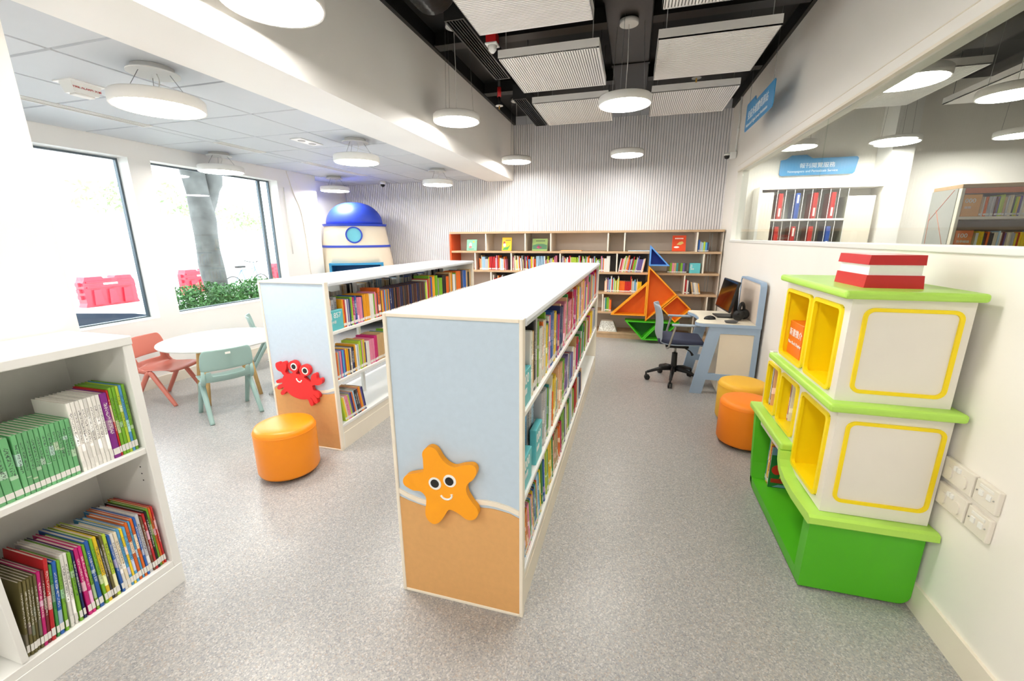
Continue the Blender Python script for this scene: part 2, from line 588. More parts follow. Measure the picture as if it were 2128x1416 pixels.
# dark open ceiling of the tall bay
dk = struct('ceiling_open', MB().box(-1.84, XR + .05, YF, YB, ZC + .12, ZC + .2), BLACK, label='black painted open ceiling above the aisle', cat='ceiling')
MB().box(-1.835, -1.80, YF, YB - .02, ZC - .0, ZC + .12).build('black_edge', BLACKM, dk)
MB().box(XR - .03, XR - .0005, YF, YB - .02, ZC + .0, ZC + .12).build('black_edge', BLACKM, dk)
du = empty('air_duct', (-1.35, 2.4, 2.99), label='large black flexible air duct beside the beam', cat='duct')
pr = []
for k in range(41):
    t = k / 40
    pr.append((.16 + .012 * (k % 2), -.3 + .85 * t))
pr.append((.12, .58)); pr.append((.02, .62))
mb = MB().lathe(pr, n=24)
mb.v = [(v[0], v[2], v[1] + .06) for v in mb.v]
mb.build('duct_hose', DUCT, du)
bx = empty('duct_run', (-.13, 3.2, 3.03), label='wide black sheet metal duct along the middle of the open ceiling', cat='duct')
MB().rbox(-.17, .17, -4.5, 2.2, .02, .17, .01).build('casing', mat('dark duct sheet', (24, 23, 23), .35, metal=.4), bx)
for k in range(5):
    MB().box(-.175, .175, -3.4 + k * 1.2, -3.36 + k * 1.2, .012, .172).build('flange', BLACKM, bx)
for k, y in enumerate((2.6, 3.9, 5.2)):
    bb = empty('ceiling_joist', (0, y, 3.12), label=['black joist above the nearest acoustic boards', 'black joist above the middle acoustic boards', 'black joist above the farthest acoustic boards'][k], cat='joist', group='black ceiling joists')
    MB().box(-1.79, 1.12, -.03, .03, -.02, .09).build('web', BLACKM, bb)
    MB().box(-1.79, 1.12, -.06, .06, -.03, -.02).build('flange', BLACKM, bb)
for k, (y0, y1) in enumerate(((3.15, 4.33), (4.95, 6.14))):
    d = empty('linear_grille', (-1.31, (y0 + y1) / 2, 2.94), label=['black linear air grille beside the red fire detector', 'black linear air grille nearest the back wall'][k], cat='air vent', group='black linear grilles')
    L = (y1 - y0) / 2
    MB().box(-.075, -.062, -L, L, 0, .15).box(.062, .075, -L, L, 0, .15).box(-.062, .062, -L, -L + .013, 0, .15).box(-.062, .062, L - .013, L, 0, .15).build('frame', mat('grille grey', (60, 60, 60), .4, metal=.4), d)
    for j in range(5):
        MB().box(-.05 + j * .022, -.042 + j * .022, -L + .013, L - .013, .004, .03).build('blade', BLACKM, d)

# acoustic boards
def slot_board(cx, cy_, w, l, along, label, z=2.75):
    b = empty('acoustic_board', (cx, cy_, z), label=label, cat='acoustic panel', group='suspended acoustic boards')
    MB().box(-w / 2, w / 2, -l / 2, l / 2, .008, .062).build('board', [ACOU], b)
    MB().box(-w / 2 + .002, w / 2 - .002, -l / 2 + .002, l / 2 - .002, .006, .0085).build('backing', ACOUD, b)
    sl = MB()
    n = int((w if along == 'y' else l) / .0185)
    for k in range(n + 1):
        if along == 'y':
            a = -w / 2 + k * w / (n + 1)
            sl.box(a, a + .0125, -l / 2, l / 2, 0, .008)
        else:
            a = -l / 2 + k * l / (n + 1)
            sl.box(-w / 2, w / 2, a, a + .0125, 0, .008)
    ww_ = .006
    sl.box(-w / 2, w / 2, -l / 2, -l / 2 + ww_, 0, .008).box(-w / 2, w / 2, l / 2 - ww_, l / 2, 0, .008).box(-w / 2, -w / 2 + ww_, -l / 2, l / 2, 0, .008).box(w / 2 - ww_, w / 2, -l / 2, l / 2, 0, .008)
    sl.build('slat_face', ACOU, b, kind='stuff')
    for sx_ in (-1, 1):
        for sy_ in (-1, 1):
            MB().tube([(sx_ * (w / 2 - .05), sy_ * (l / 2 - .05), .06), (sx_ * (w / 2 - .05), sy_ * (l / 2 - .05), ZC + .125 - z)], .003, 5).build('hanger', WIRE, b)
    return b
slot_board(-.69, 2.60, .745, .78, 'x', 'ribbed white acoustic board nearest the camera beside the beam')
slot_board(-.69, 3.78, .745, .785, 'y', 'ribbed white acoustic board with the red fire detector at its corner')
slot_board(-.69, 4.94, .745, .86, 'y', 'white acoustic board nearest the back wall on the beam side')
slot_board(.45, 2.60, .745, .78, 'y', 'ribbed white acoustic board cut off by the top edge beside the partition')
slot_board(.45, 3.78, .745, .785, 'x', 'large white acoustic board at the middle of the partition side')
slot_board(.45, 4.92, .745, .81, 'y', 'white acoustic board nearest the back wall on the partition side')

# ------------------------------------------------------------------ pendant lamps
def pendant(label, x, y, zbot, ztop, r=.21, group='round pendant lamps', splay=True):
    p = empty('pendant_lamp', (x, y, zbot), label=label, cat='lamp', group=group)
    hgt = .062
    MB().lathe([(r - .012, .004), (r - .003, .0), (r, .006), (r, hgt - .008), (r - .008, hgt), (.02, hgt)], n=48).build('shade', LAMPB, p)
    MB().lathe([(r - .014, .0005), (r - .014, .006)], n=48).build('diffuser', LAMPD, p)
    H = ztop - zbot
    if splay:
        MB().lathe([(.118, H - .034), (.118, H - .028), (.094, H - .026), (.094, H - .001)], n=32).build('canopy', LAMPB, p)
        for k in range(3):
            t = 2 * PI * k / 3 + .5
            MB().tube([(.145 * math.cos(t), .145 * math.sin(t), hgt - .003), (.075 * math.cos(t), .075 * math.sin(t), H - .033)], .0016, 5).build('wire', WIRE, p)
        MB().tube(curve_pts([(.02, 0, H - .033), (.03, .0, H - .07), (0, .01, hgt + .03), (0, 0, hgt - .003)], 4), .0028, 5).build('flex', LAMPB, p)
    else:
        MB().lathe([(.07, H - .03), (.07, H - .001)], n=24).build('canopy', LAMPB, p)
        for k in range(3):
            t = 2 * PI * k / 3 + .3
            MB().tube([(.15 * math.cos(t), .15 * math.sin(t), hgt - .003), (.12 * math.cos(t), .12 * math.sin(t), H - .002)], .0014, 5).build('wire', WIRE, p)
        MB().tube([(0, 0, hgt - .003), (.006, .0, (H + hgt) / 2), (0, 0, H - .01)], .0026, 5).build('flex', LAMPB, p)
    return p
GRL = 'pendant lamps under the tiled ceiling'
pendant('largest round pendant lamp under the tiled ceiling, beside the fire alarm', -2.53, 1.90, 2.14, ZL, .213, GRL)
pendant('round pendant lamp hanging in front of the second window', -4.31, 3.77, 2.15, ZL, .213, GRL)
pendant('round pendant lamp under the tiled ceiling, middle of the row beside the beam', -2.54, 3.65, 2.14, ZL, .205, GRL)
pendant('small round pendant lamp hanging in the corner by the rocket', -4.31, 5.60, 2.135, ZL, .205, GRL)
pendant('round pendant lamp under the tiled ceiling, nearest the ribbed wall', -2.57, 5.44, 2.14, ZL, .2, GRL)
GRH = 'pendant lamps in the tall bay'
pendant('largest pendant lamp, cut off by the top edge beside the beam', -1.575, 1.755, 2.44, ZC + .12, .212, GRH, False)
pendant('pendant lamp beside the beam, middle of its row in the tall bay', -1.575, 3.78, 2.45, ZC + .12, .205, GRH, False)
pendant('small pendant lamp at the far end of the beam', -1.585, 5.84, 2.44, ZC + .12, .2, GRH, False)
pendant('large pendant lamp between the acoustic boards over the aisle', -.133, 3.75, 2.46, 3.045, .205, GRH, False)
pendant('small pendant lamp in front of the ribbed wall above the long bookshelf', -.143, 5.74, 2.43, ZC + .12, .2, GRH, False)
pendant('added unseen pendant lamp over the aisle, above the view', -.14, 1.70, 2.45, 3.045, .205, GRH, False)  # this lamp and the rest of the list are unseen, added as front light
pendant('added unseen pendant lamp behind the camera beside the beam', -1.57, -.30, 2.45, ZC + .12, .205, GRH, False)
pendant('added unseen pendant lamp over the aisle, behind the camera', -.14, -.35, 2.45, 3.045, .205, GRH, False)
pendant('added unseen pendant lamp beside the beam at the wall behind the camera', -1.57, -1.9, 2.45, ZC + .12, .205, GRH, False)
pendant('added unseen pendant lamp over the aisle at the wall behind the camera', -.14, -1.9, 2.45, ZC + .12, .205, GRH, False)
# ------------------------------------------------------------------ books
PAL = {'red': (196, 34, 40), 'crimson': (158, 24, 48), 'maroon': (112, 34, 40), 'magenta': (206, 26, 120), 'pink': (232, 140, 168), 'purple': (134, 40, 140), 'violet': (110, 92, 160),
       'navy': (34, 48, 104), 'blue': (38, 98, 182), 'sky blue': (88, 168, 220), 'pale blue': (166, 200, 224), 'teal': (56, 150, 150), 'green': (64, 150, 70), 'leaf green': (122, 182, 44),
       'lime': (186, 212, 60), 'olive': (104, 96, 52), 'yellow': (244, 208, 40), 'amber': (238, 164, 32), 'orange': (236, 112, 32), 'peach': (240, 190, 150), 'tan': (206, 172, 122),
       'brown': (116, 76, 48), 'black': (28, 28, 32), 'charcoal': (66, 66, 72), 'grey': (150, 150, 154), 'mint green': (116, 188, 128), 'silver grey': (196, 196, 200), 'white': (240, 238, 232), 'cream': (236, 224, 196)}
def orderd(n):
    ones = ['', 'first', 'second', 'third', 'fourth', 'fifth', 'sixth', 'seventh', 'eighth', 'ninth', 'tenth', 'eleventh', 'twelfth', 'thirteenth', 'fourteenth', 'fifteenth', 'sixteenth', 'seventeenth', 'eighteenth', 'nineteenth']
    tens = {2: 'twent', 3: 'thirt', 4: 'fort', 5: 'fift', 6: 'sixt', 7: 'sevent', 8: 'eight', 9: 'ninet'}
    if n < 20: return ones[n]
    if n >= 100: return 'hundredth' if n == 100 else 'hundred-and-' + orderd(n - 100)
    t, o = divmod(n, 10)
    return tens[t] + ('ieth' if o == 0 else 'y-' + ones[o])
def cover_unit():
    mb = MB()
    mb.box(0, .975, 0, .1, 0, 1).box(0, .975, .9, 1, 0, 1)
    prof = [(.972, 0), (.994, .06), (1, .25), (1, .75), (.994, .94), (.972, 1), (.96, .9), (.96, .1)]
    mb.prism(prof, 'z', 0, 1)
    return mb
def pages_unit():
    return MB().box(.015, .962, .1, .9, .012, .985)
def label_unit():
    return MB().box(.999, 1.004, .04, .96, .055, .15)
ME_COVER = cover_unit().mesh('book_cover'); ME_COVER.materials.append(COVER)
ME_PAGES = pages_unit().mesh('book_pages'); ME_PAGES.materials.append(PAGES)
ME_LABEL = label_unit().mesh('book_label'); ME_LABEL.materials.append(LABELW)
_all = MB()
for k, part in enumerate((cover_unit(), pages_unit(), label_unit())):
    _all.add(part.v, part.f, k)
ME_BOOK = _all.mesh('book')
for m in (COVER, PAGES, LABELW): ME_BOOK.materials.append(m)
for me in (ME_COVER, ME_PAGES, ME_LABEL, ME_BOOK):
    bm = bmesh.new(); bm.from_mesh(me); bmesh.ops.recalc_face_normals(bm, faces=bm.faces); bm.to_mesh(me); bm.free()
BOOKS = []
def put_book(pos, face, dims, lean, col, row, idx, detail, weight=1.):
    rz = {'+x': 0, '-y': -PI / 2, '-x': PI}[face]
    BOOKS.append(dict(pos=pos, rz=rz, dims=dims, lean=lean, col=col, row=row, idx=idx, detail=detail, w=weight))
def row_books(row, face, front, a0, a1, z, specs, lean=0., detail=False, weight=1., depth=(.16, .2), jit=.008):
    """front: plane of the spines, a0..a1 run along the shelf; specs: list of (colour, thickness, height[, lean])"""
    a = a0
    for i, sp_ in enumerate(specs):
        col, th, h = sp_[:3]
        ln = sp_[3] if len(sp_) > 3 else lean
        dpt = random.uniform(*depth)
        if len(sp_) > 4: dpt = sp_[4]
        f = random.uniform(0, jit)
        step = th / math.cos(ln) + .0006
        if i + 1 < len(specs):
            nl = specs[i + 1][3] if len(specs[i + 1]) > 3 else lean
            step += max(0, max(h, specs[i + 1][2]) * (math.sin(nl) - math.sin(ln)))
        if a + step > a1: break
        zz = z + .0004 + (th * math.sin(-ln) if ln < 0 else 0)
        if face == '+x': pos = (front - f - dpt, a, zz)
        elif face == '-x': pos = (front + f + dpt, a + th, zz)
        else: pos = (a, front + f + dpt, zz)
        put_book(pos, face, (dpt, th, h), ln, col, row, i + 1, detail, weight)
        a += step
    return a
def rand_specs(n, cols, th, h, runs=.35):
    out = []
    while len(out) < n:
        c = random.choice(cols); t = random.uniform(*th); hh = random.uniform(*h)
        k = random.randint(2, 6) if random.random() < runs else 1
        for _ in range(k):
            out.append((c, t * random.uniform(.95, 1.05), hh * random.uniform(.995, 1.005) if k > 1 else hh))
    return out[:n]

# ------------------------------------------------------------------ sea themed double bookcases
def bookcase(name, label, x0, x1, y0, y1, zt, wave_band, wave_sand):
    o = empty(name, ((x0 + x1) / 2, y0, 0), label=label, cat='bookcase', group='double sided sea themed bookcases')
    hw = (x1 - x0) / 2; L = y1 - y0
    ep = MB().box(-hw + .0015, hw - .0015, .010, .034, 0.001, zt - .002).build('end_panel', WHITE, o)
    fr = MB(); t = .014
    fr.rbox(-hw, -hw + t, -.003, .030, 0, zt, .003).rbox(hw - t, hw, -.003, .030, 0, zt, .003).rbox(-hw + t, hw - t, -.003, .030, zt - t, zt, .003).rbox(-hw + t, hw - t, -.003, .030, 0, .012, .003)
    fr.build('edge_frame', CREAM, ep)
    MB().box(-hw + t, hw - t, .005, .0105, .012, zt - t).build('blue_panel', BLUEP, ep)
    cx = (x0 + x1) / 2
    ws = [(p[0] - cx, p[1]) for p in wave_sand]
    MB().prism([(-hw + t, .012)] + [(hw - t, .012)] + list(reversed(ws)), 'y', .001, .0055).build('sand_panel', SAND, ep)
    wb_ = [(p[0] - cx, p[1]) for p in wave_band]
    up = [(a, b) for a, b in wb_]; lo = [(a, b - .0195) for a, b in reversed(wb_)]
    MB().prism(up + lo, 'y', -.001, .0055).build('wave_band', CREAM, ep)
    ep2 = MB().rbox(-hw, hw, L - .03, L, 0, zt - .029, .003).build('end_panel', CREAM, o)
    # top with softly rounded long edges
    pr_ = [(-hw - .004, zt - .029), (-hw - .006, zt - .014), (-hw - .002, zt - .003), (-hw + .012, zt), (hw - .012, zt), (hw + .002, zt - .003), (hw + .006, zt - .014), (hw + .004, zt - .029)]
    MB().prism(pr_, 'y', .030, L).build('top', TOPW, o)
    for z in (.85, .507, .185):
        MB().rbox(-hw + .004, hw - .004, .034, L - .03, z - .022, z, .003).build('shelf', WHITE, o)
    MB().box(-hw + .010, hw - .010, .034, L - .03, .0, .163).build('plinth', CREAM, o)
    MB().box(-hw + .007, hw - .007, .034, L - .03, .0, .118).build('kick_board', CREAM, o)
    for k in (1, 2, 3):
        y = L * k / 4
        MB().box(-.010, .010, y - .015, y + .015, .185, zt - .029).build('upright', WHITE, o)
    return o
sand_a = [(-.838, .447), (-.801, .435), (-.759, .426), (-.719, .42), (-.67, .418), (-.627, .425), (-.586, .434), (-.54, .449), (-.496, .46), (-.45, .4635), (-.42, .461), (-.379, .455), (-.3445, .441)]
band_a = [(-.838, .484), (-.799, .468), (-.757, .456), (-.714, .451), (-.66, .452), (-.61, .461), (-.56, .478), (-.516, .492), (-.469, .497), (-.429, .495), (-.384, .487), (-.3445, .474)]
bookcase('bookcase', 'white and pale blue bookcase with an orange starfish on its end', -.852, -.330, 1.295, 4.53, 1.193, band_a, sand_a)
sand_b = [(-2.3935, .418), (-2.37, .436), (-2.347, .448), (-2.31, .452), (-2.26, .448), (-2.2, .436), (-2.13, .424), (-2.06, .415), (-2.003, .412), (-1.953, .415), (-1.8915, .428)]
band_b = [(-2.3935, .448), (-2.37, .462), (-2.345, .473), (-2.308, .476), (-2.25, .472), (-2.18, .462), (-2.11, .451), (-2.045, .442), (-2.0, .439), (-1.949, .447), (-1.8915, .467)]
bookcase('bookcase', 'white and pale blue bookcase with a red crab on its end', -2.408, -1.877, 2.241, 4.89, 1.182, band_b, sand_b)

STAR = [(-0.681, 0.702), (-0.696, 0.694), (-0.707, 0.681), (-0.711, 0.666), (-0.709, 0.65), (-0.709, 0.631), (-0.709, 0.612), (-0.712, 0.597), (-0.73, 0.588), (-0.752, 0.581), (-0.775, 0.573), (-0.791, 0.562), (-0.799, 0.548), (-0.8, 0.535), (-0.794, 0.523), (-0.779, 0.515), (-0.76, 0.508), (-0.74, 0.509), (-0.727, 0.508), (-0.715, 0.5), (-0.707, 0.488), (-0.705, 0.471), (-0.709, 0.445), (-0.712, 0.424), (-0.711, 0.404), (-0.702, 0.386), (-0.687, 0.376), (-0.674, 0.375), (-0.657, 0.385), (-0.642, 0.403), (-0.63, 0.423), (-0.621, 0.44), (-0.613, 0.449), (-0.602, 0.451), (-0.587, 0.447), (-0.568, 0.438), (-0.55, 0.426), (-0.535, 0.421), (-0.519, 0.424), (-0.505, 0.433), (-0.496, 0.449), (-0.495, 0.466), (-0.5, 0.479), (-0.512, 0.493), (-0.524, 0.51), (-0.534, 0.527), (-0.539, 0.545), (-0.537, 0.564), (-0.527, 0.579), (-0.514, 0.591), (-0.504, 0.605), (-0.497, 0.624), (-0.497, 0.637), (-0.503, 0.648), (-0.515, 0.653), (-0.535, 0.65), (-0.556, 0.644), (-0.577, 0.635), (-0.592, 0.634), (-0.61, 0.641), (-0.625, 0.653), (-0.637, 0.668), (-0.647, 0.686), (-0.657, 0.697), (-0.668, 0.702)]
CRAB = [(-2.305, 0.628), (-2.322, 0.621), (-2.329, 0.606), (-2.328, 0.588), (-2.319, 0.571), (-2.303, 0.562), (-2.288, 0.557), (-2.28, 0.545), (-2.27, 0.534), (-2.28, 0.522), (-2.285, 0.51), (-2.314, 0.503), (-2.337, 0.493), (-2.344, 0.484), (-2.339, 0.474), (-2.325, 0.473), (-2.297, 0.48), (-2.292, 0.478), (-2.297, 0.471), (-2.322, 0.46), (-2.338, 0.446), (-2.342, 0.434), (-2.333, 0.426), (-2.32, 0.428), (-2.304, 0.439), (-2.288, 0.444), (-2.284, 0.439), (-2.301, 0.424), (-2.317, 0.406), (-2.317, 0.392), (-2.304, 0.387), (-2.287, 0.397), (-2.27, 0.414), (-2.259, 0.415), (-2.231, 0.393), (-2.199, 0.38), (-2.159, 0.372), (-2.125, 0.372), (-2.097, 0.376), (-2.088, 0.366), (-2.08, 0.339), (-2.07, 0.33), (-2.055, 0.336), (-2.051, 0.352), (-2.057, 0.375), (-2.07, 0.39), (-2.062, 0.388), (-2.048, 0.367), (-2.036, 0.353), (-2.023, 0.355), (-2.014, 0.367), (-2.017, 0.385), (-2.029, 0.403), (-2.044, 0.416), (-2.035, 0.413), (-2.021, 0.399), (-2.007, 0.394), (-1.997, 0.399), (-1.993, 0.411), (-1.999, 0.428), (-2.014, 0.44), (-2.038, 0.448), (-2.041, 0.466), (-2.043, 0.48), (-2.024, 0.488), (-2.001, 0.487), (-1.977, 0.494), (-1.96, 0.508), (-1.956, 0.526), (-1.961, 0.539), (-1.973, 0.539), (-1.987, 0.531), (-1.998, 0.537), (-1.997, 0.557), (-2.001, 0.57), (-2.014, 0.572), (-2.032, 0.56), (-2.045, 0.541), (-2.048, 0.521), (-2.046, 0.506), (-2.062, 0.505), (-2.086, 0.522), (-2.101, 0.534), (-2.096, 0.543), (-2.075, 0.548), (-2.057, 0.561), (-2.046, 0.582), (-2.047, 0.605), (-2.062, 0.62), (-2.084, 0.627), (-2.108, 0.62), (-2.127, 0.603), (-2.134, 0.583), (-2.129, 0.56), (-2.126, 0.548), (-2.145, 0.553), (-2.162, 0.553), (-2.16, 0.567), (-2.143, 0.586), (-2.137, 0.606), (-2.141, 0.626), (-2.155, 0.643), (-2.178, 0.648), (-2.203, 0.639), (-2.219, 0.62), (-2.223, 0.599), (-2.216, 0.58), (-2.198, 0.569), (-2.191, 0.56), (-2.196, 0.552), (-2.217, 0.55), (-2.241, 0.546), (-2.254, 0.562), (-2.242, 0.586), (-2.238, 0.61), (-2.243, 0.63), (-2.254, 0.635), (-2.269, 0.63), (-2.277, 0.613), (-2.283, 0.608), (-2.289, 0.613), (-2.295, 0.626)]
def circ(cx, cz, r, n=24):
    return [(cx + r * math.cos(2 * PI * k / n), cz + r * math.sin(2 * PI * k / n)) for k in range(n)]
def badge(name, label, cat, pts, y, m, eyes, er, pup, pr2, smile):
    cx = sum(p[0] for p in pts) / len(pts); cz = sum(p[1] for p in pts) / len(pts)
    o = empty(name, (cx, y, cz), label=label, cat=cat)
    L = lambda P: [(p[0] - cx, p[1] - cz) for p in P]
    out = smooth_closed(L(pts), 3)
    bm = bmesh.new()
    vs = [bm.verts.new((p[0], .0125, p[1])) for p in out]
    f = bm.faces.new(vs)
    r = bmesh.ops.extrude_face_region(bm, geom=[f])
    for v in r['geom']:
        if isinstance(v, bmesh.types.BMVert): v.co.y = -.0125
    mb = MB(); mb.bm(bm)
    mb.build('body', m, o)
    for e, p_ in zip(eyes, pup):
        w = MB().prism(L(circ(*e, er)), 'y', -.0145, -.012).build('eye', INKW, o)
        MB().prism(L(circ(*p_, pr2)), 'y', -.0165, -.0144).build('pupil', INKB, w)
    sm = curve_pts([(p[0] - cx, -.0135, p[1] - cz) for p in smile], 5)
    MB().tube(sm, [.004] * (len(sm) - 2) + [.0055, .0045], 8).build('smile', INKW, o)
BRIGHTOR = mat('starfish orange', (255, 166, 12), .5, var=.02)
CRABRED = mat('crab red', (226, 42, 44), .5, var=.02)
badge('starfish_plaque', 'smiling orange starfish fixed to the bookcase end', 'wall decoration', STAR, 1.279, BRIGHTOR,
      [(-.664, .554), (-.603, .575)], .0255, [(-.664, .555), (-.604, .574)], .0168, [(-.642, .508), (-.632, .498), (-.617, .495), (-.604, .5), (-.597, .511), (-.598, .52)])
badge('crab_plaque', 'smiling red crab fixed to the bookcase end', 'wall decoration', CRAB, 2.2255, CRABRED,
      [(-2.174, .606), (-2.086, .583)], .0255, [(-2.174, .606), (-2.085, .584)], .0168, [(-2.165, .523), (-2.159, .508), (-2.146, .499), (-2.13, .501), (-2.124, .513)])

# teal guide blocks
def guide(x, y, z, face, w, h, d, lines, label, name='shelf_guide', m=None, small='\u7e3d\u985e', sz=.05, group='coloured subject guide blocks', cat='shelf sign'):
    rz = {'+x': 0, '-y': -PI / 2}[face]
    o = empty(name, (x, y, z), rz, label=label, cat=cat, group=group)
    MB().rbox(-d, 0, -w / 2, w / 2, 0, h, .002, 1).build('block', m or TEAL, o)
    text(lines, sz, INKW, o, frame_mtx((.0008, -w / 2 + .008, h * .62), (0, 1, 0), (0, 0, 1)))
    if small:
        text(small, sz * .45, INKW, o, frame_mtx((.0008, -w / 2 + .012, h * .36), (0, 1, 0), (0, 0, 1)))
    return o
guide(-.343, 1.405, .8505, '+x', .125, .135, .028, '000', 'teal 000 guide block on the top shelf of the starfish bookcase', sz=.055)
guide(-.343, 1.425, .5075, '+x', .125, .135, .028, '000', 'teal guide block nearest the frame on the middle shelf of starfish bookcase', sz=.055)
guide(-.343, 1.63, .5075, '+x', .125, .16, .028, '000', 'taller teal guide block farther along the middle shelf of starfish bookcase', sz=.055)
guide(-1.893, 2.345, .8505, '+x', .13, .135, .028, 'J 857', 'teal J 857 guide block on the top shelf of the crab bookcase', sz=.05, small='\u5c0f\u8aaa')

MIXC = list(PAL)
BRT = ['red', 'white', 'white', 'cream', 'orange', 'yellow', 'sky blue', 'pale blue', 'blue', 'green', 'leaf green', 'pink', 'magenta', 'violet', 'grey', 'silver grey', 'peach', 'navy', 'lime', 'tan']
# starfish bookcase, aisle side
RA = 'starfish bookcase'
xf = -.345
row_books(('top shelf', RA, 'near'), '+x', xf - .034, 1.335, 1.475, .85, [('lime', .03, .235), ('leaf green', .034, .195), ('amber', .03, .262), ('blue', .028, .292)], detail=True, jit=.001, depth=(.17, .18))
row_books(('top shelf', RA, 'near'), '+x', xf, 1.475, 4.49, .85,
          [('white', .022, .262), ('cream', .02, .255), ('white', .014, .25), ('amber', .016, .25), ('black', .03, .285), ('silver grey', .022, .29), ('leaf green', .018, .275)] +
          rand_specs(170, BRT, (.012, .026), (.2, .29)), detail=True, depth=(.18, .208))
row_books(('middle shelf', RA, 'near'), '+x', xf - .034, 1.335, 1.72, .507, [('cream', .03, .16), ('peach', .04, .19), ('purple', .03, .21), ('red', .035, .235), ('violet', .03, .22), ('sky blue', .05, .25), ('grey', .05, .28), ('silver grey', .04, .27), ('pale blue', .04, .27)], detail=True, jit=.001, depth=(.17, .18))
row_books(('middle shelf', RA, 'near'), '+x', xf, 1.72, 4.49, .507,
          [('silver grey', .022, .27)] * 4 + [('pale blue', .016, .26), ('pink', .014, .25), ('leaf green', .016, .25), ('teal', .016, .26), ('lime', .018, .24)] +
          rand_specs(150, BRT, (.012, .026), (.18, .27)), detail=True, depth=(.18, .208))
a = row_books(('bottom shelf', RA, 'near'), '+x', xf, 1.40, 2.12, .185,
          [('sky blue', .012, .21), ('tan', .012, .2), ('amber', .014, .215), ('orange', .014, .215), ('amber', .014, .215), ('pink', .014, .22), ('pink', .014, .22), ('leaf green', .014, .22), ('sky blue', .014, .22), ('peach', .014, .22), ('pink', .013, .22), ('yellow', .012, .23), ('blue', .014, .23), ('charcoal', .012, .23), ('sky blue', .014, .235), ('leaf green', .014, .235), ('orange', .016, .235), ('pale blue', .03, .25), ('sky blue', .012, .25), ('lime', .012, .25), ('yellow', .012, .25)], lean=.20, detail=True, depth=(.17, .18), jit=.002)
row_books(('bottom shelf', RA, 'near'), '+x', xf, a + .05, 4.3, .185, [('green', .02, .25), ('blue', .02, .24), ('navy', .02, .23), ('white', .02, .25), ('lime', .024, .26), ('leaf green', .02, .25)] + rand_specs(80, BRT, (.012, .022), (.2, .26)), lean=.17, detail=True, depth=(.18, .2))
# crab bookcase, aisle side
RB = 'crab bookcase'
xf = -1.893
row_books(('top shelf', RB, 'near'), '+x', xf - .034, 2.28, 2.41, .85, [('leaf green', .03, .2), ('amber', .03, .21), ('silver grey', .03, .2), ('grey', .03, .215)], jit=.001, depth=(.12, .13))
DKB = ['black', 'charcoal', 'navy', 'brown', 'grey', 'blue', 'orange', 'red', 'tan']
row_books(('top shelf', RB, 'near'), '+x', xf, 2.415, 4.85, .85,
          [('amber', .012, .195), ('orange', .012, .195)] + [('red', .011, .19), ('white', .011, .19), ('violet', .012, .19), ('silver grey', .012, .19), ('navy', .012, .19), ('leaf green', .014, .2), ('lime', .012, .2)] +
          rand_specs(22, ['white', 'red', 'orange', 'pink', 'blue', 'leaf green', 'navy', 'amber', 'teal', 'magenta'], (.011, .016), (.185, .205)) + [('orange', .03, .225)] +
          [('charcoal', .012, .2), ('amber', .015, .2), ('tan', .015, .2), ('red', .015, .2), ('sky blue', .015, .2), ('orange', .015, .2), ('leaf green', .015, .2), ('violet', .016, .2), ('amber', .016, .2), ('navy', .02, .205)] +
          [(c, .0145, .2) for c in ['black', 'navy', 'black', 'brown', 'charcoal', 'black', 'maroon', 'black', 'brown', 'navy'] * 4] + [('lime', .03, .19), ('cream', .014, .21)] + rand_specs(60, DKB + ['white', 'amber', 'leaf green'], (.012, .024), (.2, .245)), depth=(.15, .17), weight=1.)
row_books(('middle shelf', RB, 'near'), '+x', xf, 2.285, 3.45, .507,
          [('navy', .012, .19), ('orange', .012, .19), ('tan', .012, .19), ('sky blue', .013, .19), ('pink', .013, .19), ('purple', .013, .19), ('sky blue', .013, .19), ('blue', .013, .19), ('red', .013, .19), ('yellow', .013, .19), ('amber', .013, .19), ('charcoal', .014, .185), ('cream', .018, .185), ('navy', .016, .185), ('black', .018, .185), ('amber', .014, .2), ('white', .014, .19), ('sky blue', .014, .19), ('cream', .014, .19), ('lime', .014, .21), ('leaf green', .014, .21), ('pink', .012, .21), ('lime', .014, .21), ('amber', .014, .21)] + rand_specs(50, BRT, (.011, .016), (.18, .21)), depth=(.15, .17), weight=.9)
row_books(('bottom shelf', RB, 'near'), '+x', xf, 2.33, 2.85, .185,
          [('lime', .012, .18), ('yellow', .013, .18), ('cream', .012, .185), ('pink', .016, .185), ('pink', .014, .185), ('lime', .014, .185), ('violet', .013, .19), ('navy', .014, .19), ('orange', .014, .19), ('pale blue', .016, .19), ('black', .02, .19), ('charcoal', .02, .19), ('orange', .014, .195), ('amber', .016, .2), ('violet', .014, .19), ('navy', .014, .19)], lean=.18, depth=(.15, .17), jit=.002, weight=.9)
# crab bookcase, window side, seen through the open back
row_books(('top shelf, window side,', RB, 'near'), '-x', -2.392, 2.30, 4.8, .85, rand_specs(120, ['charcoal', 'black', 'navy', 'grey', 'silver grey', 'white', 'pale blue', 'tan'], (.014, .03), (.2, .25)), depth=(.15, .17), weight=.35)

